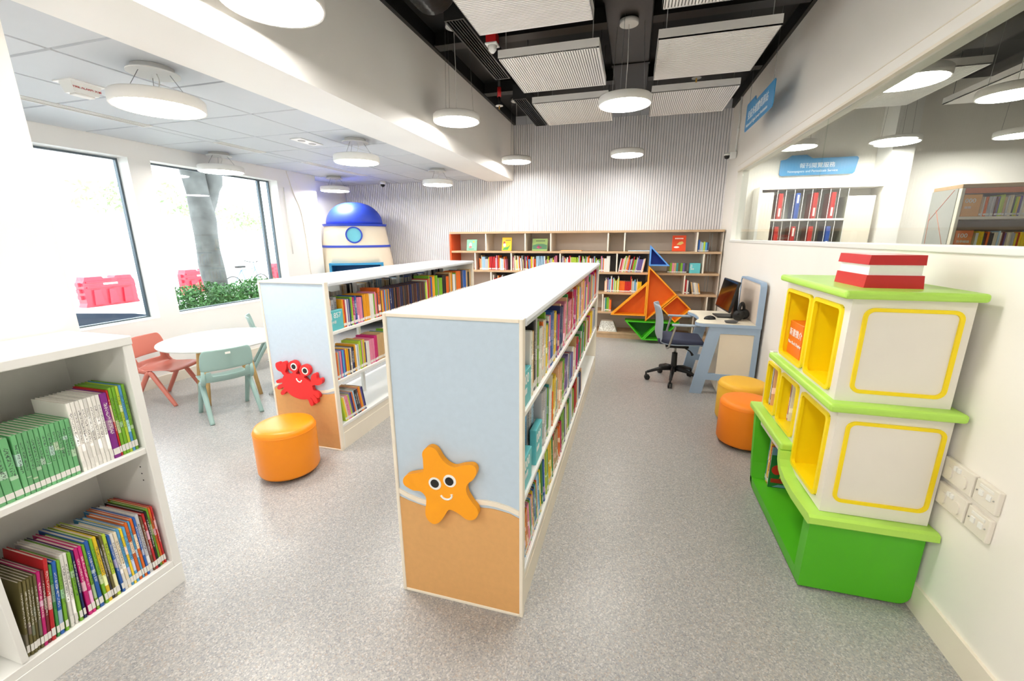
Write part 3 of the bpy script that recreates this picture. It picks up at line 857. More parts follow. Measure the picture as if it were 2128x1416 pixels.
# ------------------------------------------------------------------ low white bookcase on the left
lb = empty('bookcase', (-1.8, 1.08, 0), label='plain white bookcase against the pillar holding picture books', cat='bookcase')
Y0 = -1.0 - 1.08
MB().rbox(-.352, .002, Y0, .004, 1.066, 1.100, .004).build('top', WHITE, lb)
MB().rbox(-.352, 0, -.030, .002, 0, 1.066, .003).build('end_panel', WHITE, lb)
MB().rbox(-.352, 0, -.497, -.479, .13, 1.066, .002).build('divider', WHITE, lb)
MB().rbox(-.352, 0, Y0, Y0 + .02, 0, 1.066, .002).build('end_panel', WHITE, lb)
MB().box(-.354, -.345, Y0 + .02, -.03, 0, 1.066).build('back_panel', WHITE, lb)
MB().rbox(-.345, -.004, -.479, -.030, .628, .652, .002).build('shelf', WHITE, lb)
MB().rbox(-.345, -.004, Y0 + .02, -.497, .628, .652, .002).build('shelf', WHITE, lb)
MB().rbox(-.345, 0.0, Y0 + .02, -.030, .095, .125, .002).build('shelf', WHITE, lb)
MB().rbox(-.345, .002, Y0 + .02, 0, 0, .095, .002).build('plinth', WHITE, lb)
for z in (.56, .53, .5):
    for dx in (-.06, -.30):
        MB().tube([(dx, -.031, z), (dx, -.0295, z)], .003, 8).build('pin_hole', INKB, lb)
RL = 'low white bookcase'
xf = -1.822
row_books(('upper shelf', RL, 'near'), '+x', xf, .606, 1.048, .652,
          [('mint green', .0205, .206, 0)] * 5 + [('mint green', .0125, .206, -.03)] * 11 +
          [('white', .0112, .256, 0)] * 8 + [('purple', .022, .256, 0), ('red', .006, .262, 0)] + [('leaf green', .0105, .268, 0), ('leaf green', .0105, .268, 0), ('lime', .0095, .268, 0), ('sky blue', .0095, .268, 0), ('leaf green', .0105, .268, 0), ('lime', .0095, .268, 0), ('blue', .008, .268, 0)], detail=True, depth=(.176, .18), jit=.002)
low = [('olive', .0085, .262, -.12)] * 5 + [('magenta', .0105, .265, -.12), ('maroon', .0095, .262, -.12), ('red', .012, .295, -.12), ('green', .009, .265, -.11), ('blue', .013, .268, -.11), ('leaf green', .009, .265, -.10), ('white', .011, .275, -.08), ('white', .010, .275, -.07), ('leaf green', .010, .27, -.06), ('navy', .008, .27, -.05), ('magenta', .0125, .27, -.03), ('magenta', .011, .27, -.03), ('leaf green', .009, .27, -.02), ('blue', .014, .275, -.015), ('leaf green', .010, .275, 0), ('yellow', .013, .275, 0), ('charcoal', .007, .26, 0), ('olive', .009, .27, 0), ('lime', .013, .265, 0), ('blue', .009, .255, .02), ('white', .012, .25, .02), ('cream', .012, .25, .02), ('sky blue', .010, .255, .02), ('yellow', .009, .25, .02), ('sky blue', .011, .25, .02), ('orange', .012, .26, .02), ('sky blue', .008, .26, .02), ('orange', .010, .265, .02), ('blue', .009, .265, .02), ('silver grey', .014, .27, .02), ('brown', .009, .255, .02), ('red', .010, .26, .02), ('black', .009, .265, .02), ('leaf green', .009, .27, .02), ('orange', .009, .27, .02), ('red', .008, .27, .02), ('navy', .010, .27, .02), ('tan', .010, .275, .02)]
low = [(c, t * .9, h, l) for c, t, h, l in low]
row_books(('lower shelf', RL, 'near'), '+x', xf + .004, .606, 1.046, .125, low, detail=True, depth=(.205, .25), jit=.004)

# ------------------------------------------------------------------ long low bookshelf on the back wall
bs = empty('bookshelf', (-.8, 6.2, 0), label='long oak and greige bookshelf against the ribbed wall', cat='bookshelf')
OX = -.8
MB().rbox(-2.77 - OX, XR - .02 - OX, 0, .40, 1.515, 1.545, .003).build('top', WOODT, bs)
MB().box(-2.77 - OX, XR - .02 - OX, .385, .40, .09, 1.515).build('back_panel', GREIGE, bs)
MB().rbox(-2.775 - OX, -2.745 - OX, .002, .40, 0, 1.513, .002).build('end_panel', mat('orange end panel', (232, 88, 34), .45), bs)
MB().rbox(XR - .03 - OX, XR - .012 - OX, .06, .40, 0, 1.513, .002).build('end_panel', GREIGE, bs)
for z in (1.228, .938, .65, .365):
    MB().rbox(-2.745 - OX, XR - .03 - OX, .004, .385, z, z + .03, .003).build('shelf', WOODT, bs)
MB().rbox(-2.745 - OX, XR - .03 - OX, .004, .385, .06, .09, .003).build('shelf', WOODT, bs)
MB().box(-2.745 - OX, XR - .03 - OX, .012, .385, 0, .06).build('plinth', WOODT, bs)
DIV = [(1.258, 1.515, (-2.174, -1.554, -1.169, -.348, -.121, .819)), (.968, 1.228, (-2.355, -1.773, -1.026, -.213, .924)), (.68, .938, (-2.1, -1.4, -.75, .706)), (.395, .65, (-.384, 1.016, -1.5, -2.2)), (.09, .365, (.863, -.9, -1.8))]
for z0, z1, L in DIV:
    for x_ in L:
        MB().rbox(x_ - .009 - OX, x_ + .009 - OX, .006, .385, z0, z1, .002).build('divider', CREAM, bs)
for k in range(2):
    MB().box(1.02 + k * .035 - OX, 1.03 + k * .035 - OX, .375, .385, .09, 1.51).build('rail', METALG, bs)
BK = 'long bookshelf'
LIGHTC = ['white', 'cream', 'white', 'white', 'cream', 'pale blue', 'peach', 'orange', 'red', 'leaf green', 'sky blue', 'pink', 'silver grey', 'yellow', 'tan', 'charcoal', 'silver grey', 'violet', 'lime']
for xa, xb, n in ((-2.29, -1.86, 40), (-1.755, -1.08, 60), (-1.01, -.30, 70)):
    row_books(('second shelf', BK, 'left'), '-y', 6.23, xa, xb, .968, [(c, t, h, random.choice([0, 0, 0, .05])) for c, t, h in rand_specs(n, LIGHTC, (.009, .018), (.15, .225), .15)], depth=(.14, .17), weight=.7)
row_books(('second shelf', BK, 'left'), '-y', 6.23, -.19, .16, .968, [(c, t, h, -.16) for c, t, h in rand_specs(26, LIGHTC, (.010, .016), (.16, .235), .1)], depth=(.14, .17), weight=1)
row_books(('second shelf', BK, 'left'), '-y', 6.23, .475, .74, .968, [('olive', .027, .135, 0), ('leaf green', .027, .135, 0), ('pink', .027, .135, 0), ('tan', .027, .135, 0), ('teal', .027, .135, 0), ('olive', .027, .135, 0), ('leaf green', .027, .135, 0), ('violet', .027, .135, 0), ('charcoal', .027, .135, 0)], depth=(.1, .11), weight=1)
row_books(('third shelf', BK, 'left'), '-y', 6.23, -2.08, -1.42, .68, rand_specs(50, LIGHTC + ['violet', 'pale blue'], (.009, .018), (.16, .215), .15), depth=(.14, .17), weight=.5)
row_books(('third shelf', BK, 'left'), '-y', 6.23, -.37, .16, .68, rand_specs(40, LIGHTC, (.009, .017), (.14, .235), .12), depth=(.14, .17), weight=1)
row_books(('third shelf', BK, 'left'), '-y', 6.23, .72, 1.0, .68, [('red', .022, .2, 0), ('white', .02, .19, 0), ('charcoal', .02, .18, 0)] + [(c, t, h, .2) for c, t, h in [('tan', .018, .17), ('grey', .016, .165), ('white', .02, .16), ('cream', .018, .16), ('silver grey', .014, .155), ('amber', .016, .15)]], depth=(.14, .16), weight=1)
row_books(('fourth shelf', BK, 'left'), '-y', 6.23, -.37, -.23, .395, [('white', .02, .2, 0), ('teal', .018, .2, 0), ('leaf green', .034, .205, 0), ('tan', .012, .19, 0), ('orange', .022, .17, 0)], depth=(.14, .17), weight=1)
row_books(('top shelf', BK, 'left'), '-y', 6.23, .84, 1.0, 1.258, [('blue', .02, .155, 0), ('silver grey', .02, .13, 0), ('pale blue', .024, .12, 0), ('lime', .022, .13, 0), ('sky blue', .024, .12, 0), ('navy', .018, .12, 0)], depth=(.1, .12), weight=1)
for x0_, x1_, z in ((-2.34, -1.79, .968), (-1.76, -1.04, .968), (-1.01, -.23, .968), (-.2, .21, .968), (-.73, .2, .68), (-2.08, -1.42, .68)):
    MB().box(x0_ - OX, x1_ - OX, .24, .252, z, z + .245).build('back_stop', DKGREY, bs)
guide(.825, 6.225, .9685, '-y', .135, .135, .10, 'JJ', 'teal JJ guide block on the second shelf of the long bookshelf', small='\u5716\u66f8', sz=.05)

# picture books shown face out
def face_book(x, y, z, w, h, col, label, shapes, tilt=.22):
    o = empty('picture_book', (x, y, z + .0028), label=label, cat='book', group='picture books shown face out')
    o.rotation_euler = (-tilt, 0, 0)
    MB().box(-w / 2, w / 2, -.002, .0, 0, h).box(-w / 2, w / 2, .010, .012, 0, h).box(-w / 2, -w / 2 + .002, 0, .010, 0, h).build('cover', mat('cover ' + col[0], col[1], .35), o)
    MB().box(-w / 2 + .002, w / 2 - .003, 0, .010, .003, h - .003).build('pages', PAGES, o)
    for nm, mcol, pts in shapes:
        MB().prism(pts, 'y', -.0028, -.0019).build(nm, mat('print %d %d %d' % mcol, mcol, .4), o)
    return o
def blob(cx, cz, rx, rz, n=14):
    return [(cx + rx * math.cos(2 * PI * k / n), cz + rz * math.sin(2 * PI * k / n)) for k in range(n)]
def bars(x0, x1, z, h, n, gap=.25):
    w = (x1 - x0) / n
    return [('title_mark', (40, 40, 44), [(x0 + k * w, z), (x0 + (k + 1 - gap) * w, z), (x0 + (k + 1 - gap) * w, z + h), (x0 + k * w, z + h)]) for k in range(n)]
face_book(-2.43, 6.26, 1.259, .165, .17, ('mint', (136, 206, 168)), 'mint green picture book facing out at the left end of the long bookshelf',
          [('sun', (226, 196, 60), blob(.03, .135, .014, .013)), ('figure', (244, 240, 232), blob(-.022, .085, .022, .038)), ('figure_dress', (232, 120, 120), blob(-.022, .055, .024, .018))] + bars(-.05, .04, .018, .01, 7))
face_book(-1.86, 6.26, 1.259, .15, .2, ('sunny yellow', (252, 206, 24)), 'yellow picture book with a green slope facing out on the long bookshelf',
          [('green_slope', (72, 152, 64), [(-.07, .01), (.02, .012), (.06, .09), (.02, .06), (-.04, .045)]), ('figure', (240, 236, 226), blob(-.035, .085, .022, .03)), ('red_patch', (200, 40, 40), blob(-.04, .12, .014, .02))] + bars(-.02, .06, .15, .012, 6))
face_book(-1.345, 6.26, 1.259, .23, .18, ('meadow green', (150, 180, 96)), 'wide green picture book with a pink figure facing out on the long bookshelf',
          [('hill', (70, 120, 84), [(-.11, .02), (.11, .02), (.11, .085), (.05, .10), (-.04, .10), (-.11, .08)]), ('figure', (226, 92, 140), [(-.05, .045), (-.01, .03), (.04, .05), (.0, .065), (-.02, .085)])] + bars(-.06, .08, .14, .012, 8))
face_book(.60, 6.26, 1.259, .175, .215, ('vermilion', (232, 74, 28)), 'vermilion picture book with a tan shape facing out on the long bookshelf',
          [('shape', (222, 190, 110), [(-.03, .09), (.02, .085), (.06, .11), (.04, .135), (.0, .125)]), ('white_patch', (238, 234, 226), blob(-.03, .055, .035, .014))] +
          [('title_mark', (246, 236, 222), s[2]) for s in bars(-.055, .055, .165, .016, 6)])
for x_, c, lab in ((-.87, 'amber', 'thin amber book lying flat on the top shelf of the long bookshelf'), (.08, 'pale blue', 'thin pale blue book lying flat on the top shelf of the long bookshelf')):
    o = empty('picture_book', (x_, 6.3, 1.2585), label=lab, cat='book', group='books lying flat')
    MB().rbox(-.15, .15, -.08, .08, 0, .012, .002, 1).build('cover', mat('flat cover ' + c, PAL[c], .4), o)
    MB().box(-.148, .15, -.0805, .0805, .003, .009).build('pages', PAGES, o)
# pale spotted cushion box on the bottom shelf
o = empty('patterned_box', (-.30, 6.32, .0905), label='cream box with dark flecks on the lowest shelf of the long bookshelf', cat='box')
pm_ = mat('flecked paper', (232, 226, 208), .6, var=.5, scale=55)
MB().add([(-.13, -.09, 0), (.14, -.09, 0), (.14, .09, 0), (-.13, .09, 0), (-.10, -.06, .15), (.08, -.06, .15), (.08, .07, .15), (-.10, .07, .15)], [(0, 3, 2, 1), (4, 5, 6, 7), (0, 1, 5, 4), (1, 2, 6, 5), (2, 3, 7, 6), (3, 0, 4, 7)]).build('carton', pm_, o)
MB().box(-.085, .065, -.045, .055, .15, .154).build('lid', CREAM, o)

# ------------------------------------------------------------------ sailing boat of triangle boxes on the bookshelf
boat = empty('sailboat_shelf', (.25, 6.0, 0), label='sailing boat of triangular display boxes, blue flag, orange sails, green hull', cat='display shelf')
def tri_box(name, pts, m_edge, m_in, t=.016, depth=.19):
    n = len(pts)
    cx = sum(p[0] for p in pts) / n; cz = sum(p[1] for p in pts) / n
    # inset outline by t
    ins = []
    ar = sum(pts[i][0] * pts[(i + 1) % n][1] - pts[(i + 1) % n][0] * pts[i][1] for i in range(n))
    P = [Vector(p) for p in (pts if ar > 0 else list(reversed(pts)))]
    for i in range(n):
        p0, p1, p2 = P[i - 1], P[i], P[(i + 1) % n]
        d1 = (p1 - p0).normalized(); d2_ = (p2 - p1).normalized()
        n1 = Vector((-d1.y, d1.x)); n2 = Vector((-d2_.y, d2_.x))
        k = (n1 + n2); k = k / (1 + n1.dot(n2))
        ins.append(p1 + k * t)
    Q = [(p.x - .25, p.y) for p in P]; I = [(p.x - .25, p.y) for p in ins]
    fr = MB().ring(Q, I, 'y', 0, depth).build(name, m_edge, boat)
    MB().prism(I, 'y', depth - .012, depth).build('back', m_in, fr)
    li = []
    for (a_, b_) in zip(I, I[1:] + I[:1]): pass
    return fr
OE, OI = mat('bright orange edge', (255, 162, 28), .45), mat('deep orange board', (244, 118, 18), .55)
BE, BI = mat('light blue edge', (96, 160, 236), .45), mat('royal blue board', (36, 72, 168), .55)
GE, GI = mat('grass green edge', (72, 194, 30), .45), mat('dark green board', (36, 118, 34), .55)
tri_box('flag_box', [(.222, 1.346), (.222, 1.076), (.484, 1.076)], BE, BI)
tri_box('mainsail_box', [(.219, 1.074), (.219, .312), (.604, .692)], OE, OI)
tri_box('square_box', [(.608, .686), (.800, .502), (.607, .313), (.422, .500)], OE, OI)
tri_box('jib_box', [(-.252, .386), (.217, .386), (.217, .846)], OE, OI)
tri_box('hull_box', [(-.053, .311), (.424, .311), (.193, .046)], GE, GI)
tri_box('hull_box', [(.426, .311), (.668, .311), (.434, .046), (.196, .046)], GE, GI)
# ------------------------------------------------------------------ ship shaped display unit
ship = empty('ship_display', (.95, 2.2, 0), label='toy ship display unit with green hull, lime decks and yellow cubbies', cat='display shelf')
def sl_(mb, name, m, parent=None):
    mb.v = [(v[0] - .95, v[1] - 2.2, v[2]) for v in mb.v]
    return mb.build(name, m, parent or ship)
XB = 1.148
# near end panel of the hull with a rounded lower rear corner
pts = [(.758, .012), (1.105, .012)] + [(1.105 + .043 * math.sin(t), .055 - .043 * math.cos(t)) for t in [PI / 2 * k / 6 for k in range(1, 7)]] + [(XB, .352), (.762, .345)]
hull = sl_(MB().prism(pts, 'y', 1.752, 1.812), 'hull', GREEN)
fl = [(1.80, .012), (2.50, .012), (2.54, .04), (2.55, .06), (2.54, .062), (1.80, .062)]
sl_(MB().prism(fl, 'x', .758, XB), 'hull_floor', GREEN, hull)
sl_(MB().prism([(2.50, .012), (2.54, .03), (2.585, .16), (2.645, .46), (2.605, .46), (2.55, .15), (2.52, .06)], 'x', .758, XB), 'bow_panel', GREEN, hull)
sl_(MB().prism([(1.81, .06), (2.5, .06), (2.6, .45), (2.1, .45), (2.08, .36), (1.81, .34)], 'x', 1.12, XB), 'hull_back', GREEN, hull)
# decks
def deck(x0, x1, y0, y1, z0, z1, name='deck'):
    return sl_(MB().rbox(x0, x1, y0, y1, z0, z1, .011, 3), name, LIME)
deck(.733, 1.156, 2.098, 2.66, .455, .493)
low_ = [(1.702, .345), (1.71, .338), (1.90, .328), (2.03, .336), (2.088, .362), (2.118, .40), (2.128, .456), (2.098, .456), (2.091, .415), (2.068, .388), (2.0, .370), (1.90, .364), (1.72, .376), (1.704, .37)]
sl_(MB().prism(low_, 'x', .735, 1.157, smooth=False), 'deck', LIME)
deck(.738, 1.152, 1.708, 2.47, .815, .848)
deck(.722, 1.128, 1.715, 2.41, 1.236, 1.266)
# ivory storeys with cubby openings on the aisle side
def storey(name, xf_, xb, y0, y1, z0, z1, holes):
    mb = MB()
    mb.box(xf_, xb, y0, y0 + .014, z0, z1).box(xf_, xb, y1 - .014, y1, z0, z1).box(xb - .012, xb, y0 + .014, y1 - .014, z0, z1)
    hs = sorted(holes)
    a = y0 + .014
    for h in hs:
        mb.box(xf_, xf_ + .012, a, h[0], z0, z1)
        mb.box(xf_, xf_ + .012, h[0], h[1], z0, h[2]).box(xf_, xf_ + .012, h[0], h[1], h[3], z1)
        a = h[1]
    mb.box(xf_, xf_ + .012, a, y1 - .014, z0, z1)
    return sl_(mb, name, SHIPW)
def cubby(xf_, h, parent, depth=.24):
    y0, y1, z0, z1 = h
    mb = MB()
    t = .004
    mb.box(xf_ - .002, xf_ + depth, y0, y0 + t, z0, z1).box(xf_ - .002, xf_ + depth, y1 - t, y1, z0, z1).box(xf_ - .002, xf_ + depth, y0, y1, z0, z0 + t).box(xf_ - .002, xf_ + depth, y0, y1, z1 - t, z1).box(xf_ + depth - t, xf_ + depth, y0, y1, z0, z1)
    c = sl_(mb, 'cubby', YEL, parent)
    sl_(MB().ring(rrect(y0 - .006, y1 + .006, z0 - .006, z1 + .006, .026), rrect(y0 + .010, y1 - .010, z0 + .010, z1 - .010, .016), 'x', xf_ - .010, xf_ + .004), 'cubby_rim', YEL, parent)
    return c
H1 = [(2.395, 2.58, .512, .768), (2.135, 2.358, .512, .768), (1.808, 2.078, .412, .765)]
s1 = storey('lower_storey', .786, 1.142, 1.756, 2.625, .375, .816, H1)
for h in H1: cubby(.786, h, s1)
H2 = [(2.095, 2.385, .872, 1.196), (1.81, 2.060, .872, 1.196)]
s2 = storey('upper_storey', .766, 1.122, 1.760, 2.425, .848, 1.237, H2)
for h in H2: cubby(.766, h, s2)
# yellow hoops on the near end
for par, (a, b, c, d), y_ in ((s1, (.819, 1.128, .428, .772), 1.756), (s2, (.806, 1.096, .884, 1.203), 1.760)):
    sl_(MB().ring(rrect(a, b, c, d, .032), rrect(a + .013, b - .013, c + .013, d - .013, .021), 'y', y_ - .007, y_ + .001), 'end_hoop', YEL, par)
# funnel
fu = sl_(MB().prism([(.822, 1.266), (1.003, 1.266), (.998, 1.312), (.826, 1.312)], 'y', 1.83, 2.07), 'funnel_block', SHIPRED)
sl_(MB().box(.832, .992, 1.836, 2.06, 1.312, 1.349), 'funnel_band', INKW, fu)
sl_(MB().prism([(.824, 1.349), (.996, 1.349), (.994, 1.384), (.828, 1.384)], 'y', 1.83, 2.07), 'funnel_block', SHIPRED, fu)
# orange guide in the upper cubby
ng = empty('shelf_guide', (.788, 2.292, .8765), PI, label='orange New Book Display guide block in the ship cubby', cat='shelf sign')
MB().rbox(-.12, 0, -.085, .085, 0, .165, .002, 1).build('block', mat('guide orange', (242, 122, 30), .4), ng)
text('\u65b0\u66f8\u63a8\u4ecb', .040, INKW, ng, frame_mtx((.0008, -.076, .098), (0, 1, 0), (0, 0, 1)))
text('New Book Display', .0215, INKW, ng, frame_mtx((.0008, -.078, .055), (0, 1, 0), (0, 0, 1)))
# thin books in the ship
def slim(x, y, z, d, th, h, col, rot=PI, label=None):
    b = link('book', ME_COVER, None, loc=(x, y, z), rz=rot, label=label, cat='book', group='books on the toy ship')
    b.scale = (d, th, h); b.color = (*lin(PAL[col]), 1)
    for nm, me in (('pages', ME_PAGES), ('call_number_label', ME_LABEL)):
        c = link(nm, me, None, b)
for k, (c, t) in enumerate((('silver grey', .006), ('white', .008), ('charcoal', .005), ('peach', .006))):
    slim(.963, 2.572 - .0085 * k, .5165, .16, t, .215, c, label='thin %s book in the far lower cubby of the toy ship' % c)
for k, (c, t) in enumerate((('pink', .008), ('grey', .006), ('white', .006))):
    slim(.957, 2.351 - .0085 * k, .5165, .13, t, .215, c, label='thin %s book in the middle lower cubby of the toy ship' % c)
for k, (c, t, h) in enumerate((('teal', .008, .235), ('peach', .012, .235), ('yellow', .009, .215), ('red', .012, .21), ('silver grey', .012, .21))):
    slim(1.04, 2.518 - .0125 * k, .0626, .215, t, h * 1.12, c, rot=PI, label='%s picture book standing in the green hull of the toy ship' % c)
pb = empty('picture_book', (.93, 2.436, .0626), label='green picture book with a red balloon standing in the green hull', cat='book')
MB().box(-.11, .11, 0, .0015, 0, .245).box(-.11, .11, .0065, .008, 0, .245).box(-.11, -.1085, .0015, .0065, 0, .245).build('cover', mat('balloon cover', (40, 116, 56), .35), pb)
MB().box(-.1085, .108, .0015, .0065, .002, .243).build('pages', PAGES, pb)
for nm, c, pts in (('sky_print', (120, 150, 186), [(-.11, .2), (.11, .2), (.11, .245), (-.11, .245)]), ('yellow_print', (240, 196, 30), [(-.06, .06), (.02, .06), (-.02, .15), (-.05, .12)]), ('red_balloon', (214, 46, 36), blob(-.075, .11, .028, .03)), ('red_banner', (186, 40, 38), [(-.1, .03), (.1, .03), (.1, .055), (-.1, .055)]), ('lower_print', (120, 160, 190), [(-.09, .004), (.06, .004), (.02, .02), (-.06, .02)])):
    MB().prism(pts, 'y', -.0006, .0004).build(nm, mat('print %d %d %d' % c, c, .4), pb)

# ------------------------------------------------------------------ drum stools
def stool(x, y, m, label, seam=0):
    o = empty('drum_stool', (x, y, 0), label=label, cat='stool', group='round vinyl drum stools')
    r = .178; h = .337
    MB().lathe([(r - .03, .022), (r - .008, .028), (r, .045), (r, h - .05), (r - .003, h - .025), (r - .012, h - .008), (r - .03, h - .001), (r - .08, h + .004), (.01, h + .006)], n=56).build('cushion', m, o)
    pts_ = [((r + .0005) * math.cos(2 * PI * k / 56), (r + .0005) * math.sin(2 * PI * k / 56), h - .036) for k in range(56)]
    MB().tube(pts_, .0014, 5, closed=True).build('piping', m, o)
    MB().lathe([(r - .05, .012), (r - .045, .024)], n=32).build('base_plate', BLACKM, o)
    for k in range(4):
        t = PI / 4 + PI / 2 * k
        MB().lathe([(.016, 0), (.018, .003), (.018, .014)], (.11 * math.cos(t), .11 * math.sin(t), 0), 12).build('glide', BLACKM, o)
    return o
stool(-2.035, 1.935, ORANGE, 'orange drum stool in front of the crab bookcase')
stool(.845, 3.11, mat('deep orange vinyl', (250, 136, 6), .5, var=.03, bump=.1, bscale=250), 'orange drum stool beside the toy ship')
stool(.905, 3.525, YELLOWV, 'yellow drum stool beside the desk')

# ------------------------------------------------------------------ round table and children's chairs
tb = empty('round_table', (-3.65, 2.91, 0), label='round white table on splayed pine legs by the windows', cat='table')
MB().lathe([(.30, .528), (.455, .530), (.475, .536), (.482, .545), (.480, .553), (.470, .556), (.01, .556)], n=64).build('table_top', WHITE, tb)
for k, (fx, fy) in enumerate(((-3.568, 2.626), (-3.368, 2.99), (-3.732, 3.19), (-3.932, 2.826))):
    fx += 3.65; fy -= 2.91
    MB().tube([(fx, fy, 0), (fx * .74, fy * .74, .529)], [.0165, .0205], 14).build('leg', PINE, tb)
MB().lathe([(.17, .512), (.17, .529)], n=32).build('under_plate', WHITE, tb)

def kid_chair(label, x, y, ang, m, group='moulded plastic children chairs', tagm=None):
    o = empty('child_chair', (x, y, 0), ang, label=label, cat='chair', group=group)
    prof = [(.185, .300, .165), (.170, .318, .172), (.10, .322, .178), (.02, .316, .178), (-.06, .312, .176), (-.12, .320, .172), (-.152, .345, .166), (-.170, .385, .160), (-.180, .425, .158)]
    back = [(-.172, .425, .186), (-.182, .47, .188), (-.192, .52, .186), (-.203, .565, .180), (-.211, .592, .168), (-.214, .603, .150)]
    def shell(rows, nm, dish, slot=None, th=.010):
        n = 16; v = []; f = []
        for (px_, pz, hw) in rows:
            for k in range(n + 1):
                u = -1 + 2 * k / n
                dx = dish(px_, pz, u)
                v.append((px_ + dx[0], u * hw, pz + dx[1]))
        for i in range(len(rows) - 1):
            for k in range(n):
                if slot and slot(i, k, n): continue
                f.append((i * (n + 1) + k, i * (n + 1) + k + 1, (i + 1) * (n + 1) + k + 1, (i + 1) * (n + 1) + k))
        ob = MB().add(v, f, 0, True).build(nm, m, o)
        md = ob.modifiers.new('thickness', 'SOLIDIFY'); md.thickness = th; md.offset = 0
        md = ob.modifiers.new('soft', 'SUBSURF'); md.levels = 1; md.render_levels = 2
        return ob
    shell(prof, 'seat', lambda px_, pz, u: ((.030 * u * u if px_ < -.13 else 0), (.012 * u * u if px_ > -.13 else 0)), lambda i, k, n: i == 7 and 2 <= k < n - 2)
    bk = shell(back, 'backrest', lambda px_, pz, u: (.034 * u * u, 0), None, .011)
    for s_ in (-1, 1):
        MB().tube([(.178, s_ * .178, 0), (.172, s_ * .177, .012), (.005, s_ * .170, .292), (-.012, s_ * .168, .312)], [.0165, .0170, .0205, .017], 12).build('leg', m, o)
        MB().tube([(-.205, s_ * .180, 0), (-.199, s_ * .180, .012), (-.035, s_ * .170, .292), (-.018, s_ * .168, .312)], [.0165, .0170, .0205, .017], 12).build('leg', m, o)
        MB().tube([(-.02, s_ * .165, .305), (-.10, s_ * .172, .318), (-.135, s_ * .172, .36), (-.14, s_ * .172, .43)], [.019, .018, .016, .012], 10).build('side_rib', m, o)
    if tagm:
        MB().box(-.224, -.2185, -.018, .018, .562, .578).build('name_tag', LABELW, o)
    return o
CORAL = mat('coral plastic', (206, 120, 104), .3, var=.02)
SAGE = mat('sage plastic', (154, 184, 178), .33, var=.02)
PALEG = mat('pale grey plastic', (206, 212, 212), .33, var=.02)
kid_chair('coral red plastic child chair on the window side of the round table', -4.07, 2.68, math.radians(13), CORAL)
kid_chair('sage green plastic child chair nearest the camera at the round table', -3.268, 2.579, math.radians(153.7), SAGE, tagm=True)
kid_chair('sage green plastic child chair beyond the round table, seen from its side', -4.087, 3.867, math.radians(46), SAGE)
kid_chair('pale grey child chair half hidden behind the crab bookcase', -3.19, 3.245, math.radians(205), PALEG)

# ------------------------------------------------------------------ computer desk
DB, DC = mat('dusty blue edging', (158, 182, 208), .45, var=.015), mat('desk cream', (234, 224, 204), .45, var=.015)
dk_ = empty('computer_desk', (.87, 4.09, 0), label='cream and dusty blue computer desk with A shaped ends', cat='desk')
def dl(mb, name, m, parent=None):
    mb.v = [(v[0] - .87, v[1] - 4.09, v[2]) for v in mb.v]
    return mb.build(name, m, parent or dk_)
XD = 1.138
edge = [(XD, 4.085), (.66, 4.085), (.625, 4.098), (.603, 4.13), (.60, 4.175), (.612, 4.22), (.642, 4.29), (.655, 4.37), (.655, 4.50), (.642, 4.60), (.612, 4.68), (.60, 4.74), (.612, 4.79), (.65, 4.815), (XD, 4.815)]
top = dl(MB().prism(edge, 'z', .652, .680), 'desk_top', DB)
ins = [(1.09, 4.088), (.662, 4.088), (.629, 4.101), (.608, 4.133), (.605, 4.175), (.617, 4.222), (.647, 4.291), (.660, 4.37), (.660, 4.50), (.647, 4.60), (.617, 4.68), (.605, 4.74), (.616, 4.786), (.652, 4.810), (1.09, 4.81)]
dl(MB().prism(ins, 'z', .680, .6855), 'top_surface', DC, top)
for y0_, y1_ in ((4.094, 4.124), (4.775, 4.805)):
    mb = MB()
    mb.prism([(.600, 0), (.704, 0), (.812, .590), (1.092, .590), (1.092, 0), (1.136, 0), (1.136, .652), (.716, .652)], 'y', y0_, y1_)
    fr_ = dl(mb, 'end_frame', DB)
    dl(MB().box(.724, 1.092, y0_ + .002, y1_ - .002, .142, .205), 'cross_bar', DB, fr_)
    dl(MB().prism([(.81, .205), (1.092, .205), (1.092, .590), (.812, .590)], 'y', y0_ + .010, y1_ - .010), 'infill_panel', DC, fr_)
dl(MB().box(.835, .85, 4.124, 4.775, .03, .64), 'modesty_panel', DC)
dl(MB().rbox(.852, 1.10, 4.15, 4.60, 0.0, .60, .004), 'cabinet', DC)
so = [(y_, z_) for y_, z_ in rrect(4.088, 4.82, .62, 1.062, .05, 6)]
si = [(y_, z_) for y_, z_ in rrect(4.106, 4.802, .64, 1.044, .038, 6)]
sc = dl(MB().ring(so, si, 'x', 1.090, XD), 'screen_board', DB)
dl(MB().prism(si, 'x', 1.098, XD - .004), 'screen_felt', mat('screen felt', (222, 208, 194), .8, bump=.2, bscale=500), sc)

# monitor
mo = empty('computer_monitor', (.92, 4.50, .6857), math.radians(4), label='black computer monitor on the desk', cat='monitor')
GLOSS = mat('dark glossy screen', (12, 11, 12), .08, spec=.7)
mb = MB().rbox(-.012, .012, -.235, .235, -.148, .148, .005)
T = Matrix.Translation((-.005, 0, .215)) @ Matrix.Rotation(math.radians(12), 4, 'Y')
mb.v = [tuple(T @ Vector(v)) for v in mb.v]
mb.build('housing', BLACKM, mo)
mb = MB().box(-.0135, -.0118, -.226, .226, -.132, .140)
mb.v = [tuple(T @ Vector(v)) for v in mb.v]
mb.build('display', GLOSS, mo)
MB().prism([(.055, .0), (.095, .0), (.085, .29), (.060, .29)], 'y', -.03, .03).build('stand', BLACKM, mo)
MB().box(.01, .07, -.04, .04, .19, .25).build('mount', BLACKM, mo)
MB().rbox(-.10, .11, -.10, .10, 0, .012, .004).build('foot', BLACKM, mo)
